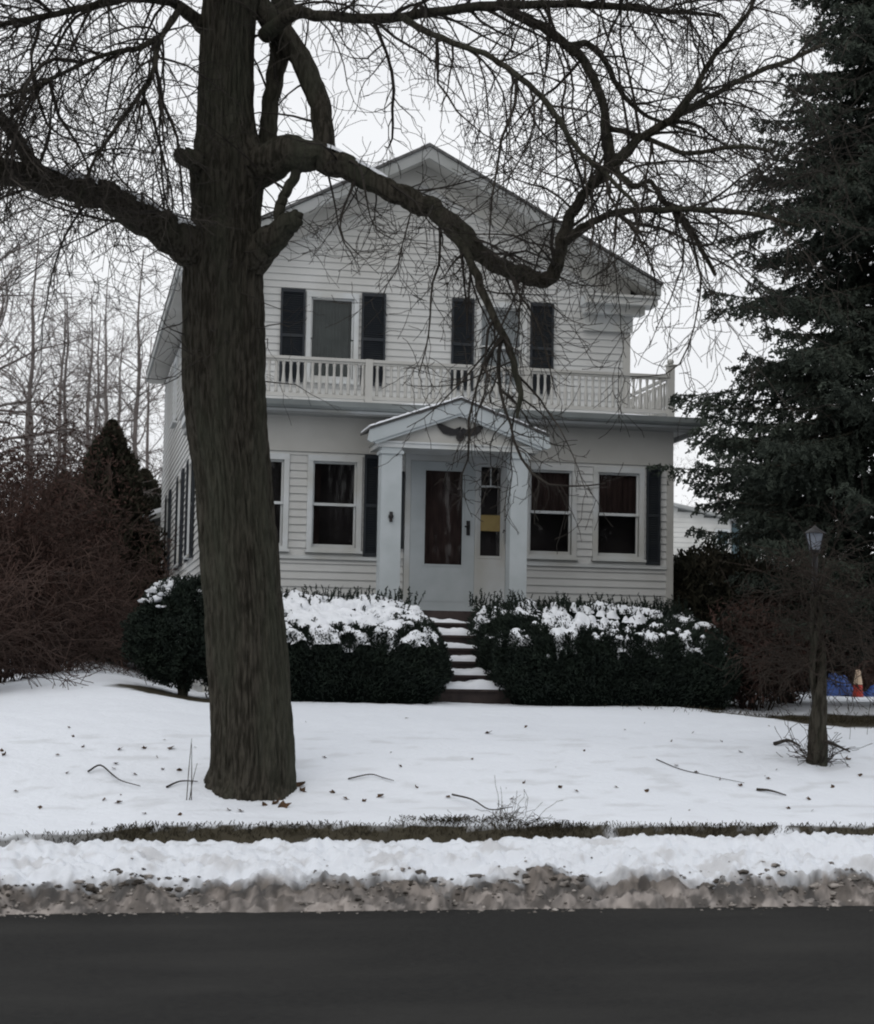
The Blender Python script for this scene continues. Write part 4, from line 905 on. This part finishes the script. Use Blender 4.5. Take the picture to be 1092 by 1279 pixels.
# ------------------------------------------------------------------ neighbour garages
ng = thing('neighbour_house', (14.5, 45, 1.6), 'low white clapboard house with teal corner trim behind the spruce', 'house')
a = atY(842, 632, 45); b2 = atY(925, 651, 45); sl_ = (a[2]-b2[2])/(b2[0]-a[0])
gx_ = b2[0]-4.6; zap = b2[2]+sl_*4.6
m = MB(); tg = tfF(45.0)
lap(m, tg, 8, 16.75, 1.6, zap, [(16.33, 16.67, 4.93, 5.33)], lambda z, zt: (max(8, gx_-(zap-zt)/sl_), min(16.75, gx_+(zap-zt)/sl_)), step=.13)
m.add([(16.75, 45, 1.6), (16.75, 53, 1.6), (16.75, 53, b2[2]), (16.75, 45, b2[2])], [(0, 1, 2, 3)])
m.build('wall', MT['farwall'], ng)
m = MB(); m.prism([(8, zap-(gx_-8)*sl_+.05), (gx_, zap+.05), (b2[0]+.15, b2[2]+.02), (b2[0]+.15, b2[2]-.06), (gx_, zap-.03), (8, zap-(gx_-8)*sl_-.03)], 44.75, 53.2); m.build('roof', MT['grey_trim'], ng)
m = MB(); m.box((16.36, .01, 4.96), (16.64, .05, 5.30), tg); wn = m.build('window', MT['teal'], ng)
m = MB(); m.box((16.361, -.05, 5.301), (16.639, .0, 5.36), tg); m.box((16.361, -.05, 4.90), (16.639, .0, 4.959), tg); m.box((16.30, -.05, 4.90), (16.36, .0, 5.36), tg); m.box((16.64, -.05, 4.90), (16.70, .0, 5.36), tg); m.build('frame', MT['trim'], wn)
m = MB(); m.box((16.751, -.06, 1.6), (16.93, .1, b2[2]-.07), tg); m.build('corner_trim', MT['teal'], ng)
ng2 = thing('neighbour_garage', (3, 36, 1.8), 'small grey outbuilding with snowy eave behind the left side of the house', 'garage')
a = atY(163, 646, 36); 
m = MB(); m.box((a[0]+.35, 37.35, 1.6), (4.5, 41, a[2]-.06)); m.build('wall', MT['greywall'], ng2)
m = MB(); m.prism([(a[0], a[2]-.08), (a[0]+.02, a[2]), (4.2, a[2]+1.1), (4.2, a[2]+.9)], 37.32, 41.3); m.build('roof', MT['grey_trim'], ng2)
m = MB(); m.prism([(a[0]+.01, a[2]+.003), (a[0]+.05, a[2]+.10), (4.2, a[2]+1.22), (4.2, a[2]+1.101)], 37.31, 41.3); m.build('roof_snow', MT['snow'], ng2)
m = MB(); m.box((1.66, 37.2, 1.6), (1.74, 37.27, a[2]-.25)); m.build('downpipe', MT['black'], ng2)

# ------------------------------------------------------------------ left background: bushes, conifer, bare trees
def GL(px, Y): q = atY(px, 850, Y); return (q[0], q[1], gz(q[0], q[1])-.05)
for i_, (px, Y, H, sp, lab) in enumerate([(-95, 20.6, 2.5, 1.0, 'leftmost of the dark red brown bushes, cut by the picture edge'), (-8, 23.2, 2.9, 1.05, 'tall dark red brown bush second from the left picture edge'), (66, 25.6, 2.9, 1.05, 'dark red brown bush nearest the small rounded evergreen'), (40, 31, 4.5, 1.9, 'taller brown thicket rising behind the red brown bushes')]):
    twig_shrub('red_bush', GL(px, Y), lab, 46, H, sp, 50+i_, leaves=9000, rmin=.004, group='dense brown bushes along the left side', tw_=.35, wander=.2)
def arbor(px, Y, H, r, label, seed, n=26000, matn='arbor'):
    b = GL(px, Y); th = thing('arborvitae', b, label, 'tree'); rng = np.random.default_rng(seed)
    m = MB(); m.tube([(b[0], b[1], b[2]), (b[0], b[1], b[2]+H*.95)], [.12, .02], 8); m.build('trunk', MT['bark'], th)
    t_ = rng.uniform(0, 1, n)**1.2; a = rng.uniform(0, 6.28, n); R_ = r*1.25*(1-t_)**.8*(.35+.65*rng.uniform(0, 1, n)**.7)*np.array([1+.6*nz(math.cos(x)*1.4+seed, math.sin(x)*1.4, z*5)+.75*nz(math.cos(x)*4+seed, math.sin(x)*4, z*13) for x, z in zip(a, t_)])
    P = np.stack([b[0]+R_*np.cos(a), b[1]+R_*np.sin(a), b[2]+.1+t_*H], 1); D = np.stack([np.cos(a)*.6, np.sin(a)*.6, np.full(n, .9)], 1)+rng.normal(size=(n, 3))*.35
    m = MB(); m.cards(P, D, rng.uniform(.10, .22, n), .045); m.build('crown', MT[matn], th)
arbor(130, 34, 4.3, 1.25, 'dark pointed evergreen tree left of the house beyond the bushes', 61)
arbor(172, 43, 4.2, 1.5, 'shorter dark evergreen close against the rear left of the house', 62)
arbor(72, 36, 3.4, 1.2, 'squat dark evergreen left of the pointed one behind the bushes', 63)
arbor(862, 60, 4.2, 2.0, 'dark evergreen far behind the right corner of the porch', 64, matn='spruce')
arbor(960, 56, 6.2, 2.4, 'dark evergreen far behind the roof of the white neighbour house', 65, matn='spruce')

def bare_tree(name, base, H, r, label, seed, group=None, cat='tree', out=(0, .45, .28, .2), kids=3, rmin=.006, matn='twig_far_glare', lean=0.):
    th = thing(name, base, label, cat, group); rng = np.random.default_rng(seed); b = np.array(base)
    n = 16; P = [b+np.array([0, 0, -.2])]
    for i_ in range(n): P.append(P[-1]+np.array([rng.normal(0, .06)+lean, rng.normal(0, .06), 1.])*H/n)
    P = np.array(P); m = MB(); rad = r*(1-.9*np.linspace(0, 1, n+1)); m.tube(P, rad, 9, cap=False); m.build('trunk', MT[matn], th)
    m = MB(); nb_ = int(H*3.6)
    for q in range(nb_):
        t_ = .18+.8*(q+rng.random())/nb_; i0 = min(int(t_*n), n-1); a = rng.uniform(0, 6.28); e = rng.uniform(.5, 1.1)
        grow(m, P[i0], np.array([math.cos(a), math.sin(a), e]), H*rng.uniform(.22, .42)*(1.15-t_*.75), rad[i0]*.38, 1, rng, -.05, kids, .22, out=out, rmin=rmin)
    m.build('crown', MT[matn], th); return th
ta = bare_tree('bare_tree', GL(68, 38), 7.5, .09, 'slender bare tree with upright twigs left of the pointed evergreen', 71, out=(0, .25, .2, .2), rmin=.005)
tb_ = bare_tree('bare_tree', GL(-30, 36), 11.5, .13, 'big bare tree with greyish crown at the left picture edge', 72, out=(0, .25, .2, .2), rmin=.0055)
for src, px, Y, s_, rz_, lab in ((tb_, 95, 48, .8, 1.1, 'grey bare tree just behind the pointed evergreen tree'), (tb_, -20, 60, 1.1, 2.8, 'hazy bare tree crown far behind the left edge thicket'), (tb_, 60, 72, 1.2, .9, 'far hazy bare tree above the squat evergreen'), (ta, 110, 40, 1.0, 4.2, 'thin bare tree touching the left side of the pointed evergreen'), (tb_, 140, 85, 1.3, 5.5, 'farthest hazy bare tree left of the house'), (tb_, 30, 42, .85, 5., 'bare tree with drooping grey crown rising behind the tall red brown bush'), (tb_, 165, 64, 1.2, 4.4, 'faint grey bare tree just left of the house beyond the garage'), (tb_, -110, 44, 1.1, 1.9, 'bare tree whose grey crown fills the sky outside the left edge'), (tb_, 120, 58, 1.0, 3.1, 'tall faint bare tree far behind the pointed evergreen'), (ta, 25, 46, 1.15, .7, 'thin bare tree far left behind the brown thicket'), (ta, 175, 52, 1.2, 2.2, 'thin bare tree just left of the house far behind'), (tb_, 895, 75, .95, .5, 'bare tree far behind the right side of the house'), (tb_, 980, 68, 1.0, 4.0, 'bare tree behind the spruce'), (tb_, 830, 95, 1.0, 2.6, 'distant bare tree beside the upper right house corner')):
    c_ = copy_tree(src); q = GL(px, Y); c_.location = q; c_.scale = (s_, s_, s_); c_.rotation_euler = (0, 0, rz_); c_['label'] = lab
# distant wood closing the horizon
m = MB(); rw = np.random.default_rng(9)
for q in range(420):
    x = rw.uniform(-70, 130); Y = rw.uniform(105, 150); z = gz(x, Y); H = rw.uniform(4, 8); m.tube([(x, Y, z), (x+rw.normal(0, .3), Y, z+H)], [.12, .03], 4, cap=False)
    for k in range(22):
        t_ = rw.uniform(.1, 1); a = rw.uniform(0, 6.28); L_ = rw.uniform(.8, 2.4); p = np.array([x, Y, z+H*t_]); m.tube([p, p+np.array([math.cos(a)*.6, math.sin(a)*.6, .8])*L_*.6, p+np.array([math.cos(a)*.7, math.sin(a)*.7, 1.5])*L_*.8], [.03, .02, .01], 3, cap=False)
tag(m.build('far_wood', MT['twig_far_glare']), 'far off leafless wood along the horizon', 'wood', kind='stuff')

# ------------------------------------------------------------------ litter on the snow
m = MB(); src = None
def leaf_at(x, y, s_):
    global src
    z = gz(x, y)+.008
    if src is None:
        m = MB(); V = [(0, -1, 0), (.5, -.45, .12), (.85, .1, .3), (.35, .35, .1), (0, 1.1, .25), (-.35, .3, .08), (-.8, .15, .28), (-.55, -.5, .1), (0, 0, -.03)]
        m.add(np.array(V)*.028, [(0, 1, 8), (1, 2, 8), (2, 3, 8), (3, 4, 8), (4, 5, 8), (5, 6, 8), (6, 7, 8), (7, 0, 8)]); src = m.build('dead_leaf', MT['leaf'])
        tag(src, 'curled brown dead leaf lying on the lawn snow', 'leaf', 'dead leaves scattered on the snow'); o = src
    else: o = src.copy(); col.objects.link(o)
    o.location = (x, y, z); o.scale = (s_, s_, s_); o.rotation_euler = (R.gauss(0, .5), R.gauss(0, .5), R.uniform(0, 6.28))
def ong(px, py):
    d = ray(px, py); t_ = 13.
    while t_ < 40:
        p = C+d*t_
        if p[2] < gz(p[0], p[1]): return p
        t_ += .03
    return C+d*20
for px, py, s_ in [(150, 938, 1.3), (104, 934, .9), (72, 945, .9), (145, 955, 1.2), (180, 936, 1.2), (214, 937, 1.7), (196, 947, .9), (142, 962, 1.), (84, 968, .9), (168, 969, 1.), (224, 965, 1.2), (203, 962, .9), (148, 1004, 1.4), (130, 1000, 1.), (5, 944, 1.5), (610, 917, 1.6), (405, 948, .9), (500, 958, .8), (520, 985, 1.), (432, 1000, 1.1), (475, 996, 1.4), (455, 1003, 1.), (415, 992, 1.), (345, 1006, 2.), (355, 1009, 2.2), (330, 1008, 1.3), (300, 1014, 1.3), (285, 1013, 1.2), (375, 983, 2.2), (378, 990, 1.8), (560, 998, 1.), (655, 980, .9), (700, 985, 1.), (720, 990, .9), (808, 990, 1.1), (770, 985, .8), (845, 958, 1.), (870, 966, .9), (900, 975, 1.), (925, 982, 1.), (960, 975, .9), (1040, 985, 1.), (1075, 970, 1.1), (1010, 1000, 1.), (640, 1000, 1.), (50, 1010, .9), (20, 990, .8), (115, 1030, 1.), (225, 1020, .9), (180, 1018, .9), (590, 950, .7), (730, 940, .7), (925, 940, 1.2), (1060, 950, 1.3)]:
    p = ong(px, py); leaf_at(p[0], p[1], s_)
for q in range(30):
    x = R.uniform(-1, 8.5); y = R.uniform(14.5, 18.5); leaf_at(x, y, R.uniform(.35, .9))
def stick(pxs, label, r_=.006, lift=.012):
    pts = [ong(*p) for p in pxs]; m = MB(); P = smooth_path([(p[0], p[1], gz(p[0], p[1])+lift*(1+i_ % 2)) for i_, p in enumerate(pts)], 4)
    m.tube(P, np.linspace(r_, r_*.4, len(P)), 5); tag(m.build('fallen_twig', MT['twig']), label, 'twig')
stick([(110, 968), (125, 962), (140, 972), (152, 982), (175, 986)], 'curved forked twig on the snow left of the big trunk', .009, .02)
stick([(208, 985), (225, 980), (247, 978)], 'short straight stick lying just left of the trunk base', .010)
stick([(435, 976), (462, 971), (478, 974), (492, 979)], 'thin bent twig on the snow right of the big trunk', .007)
stick([(565, 998), (590, 1008), (612, 1016), (640, 1018)], 'long thin twig leaning on the grass clump by the lawn edge', .009, .03)
stick([(945, 988), (962, 992), (982, 996)], 'thick short stick on the snow below the lamp post', .014, .012)
stick([(820, 950), (850, 962), (885, 970), (930, 980)], 'faint long twig half buried in the snow left of the lamp post', .005, .004)
stick([(968, 932), (985, 930), (1000, 935)], 'fallen branch piece just left of the lamp post base', .022, .02)
stick([(1035, 930), (1048, 938), (1062, 942)], 'fallen branch piece just right of the lamp post base', .020, .02)
# dry weed stalks beside the trunk
ws = thing('dry_weed', tuple(ong(236, 1000)), 'two pale upright weed stalks in the snow left of the trunk', 'weed')
m = MB(); p = ong(236, 1000)
for dx, h, ln in ((-.02, .5, .03), (.02, .46, -.01), (.0, .3, .06)): m.tube([(p[0]+dx, p[1], p[2]-.03), (p[0]+dx+ln*.4, p[1], p[2]+h*.5), (p[0]+dx+ln, p[1]+.02, p[2]+h)], [.004, .0035, .002], 4)
m.build('stalks', MT['grass'], ws)
# brushy clump at the lawn edge
p = ong(640, 1026); th = thing('grass_clump', (p[0], p[1], p[2]), 'tangled brown weed clump sticking up at the lawn edge below the steps', 'weeds'); m = MB(); rs = np.random.default_rng(4)
for q in range(70):
    x = p[0]+rs.normal(0, .15); a = rs.uniform(0, 6.28); grow(m, np.array([x, p[1]+rs.normal(0, .05), gz(x, p[1])-.01]), np.array([math.cos(a), math.sin(a), .7]), rs.uniform(.05, .12), .004, 2, rs, .3, 3, .7, out=(0, .05, .05, .05), rmin=.002)
m.build('stems', MT['grass'], th)
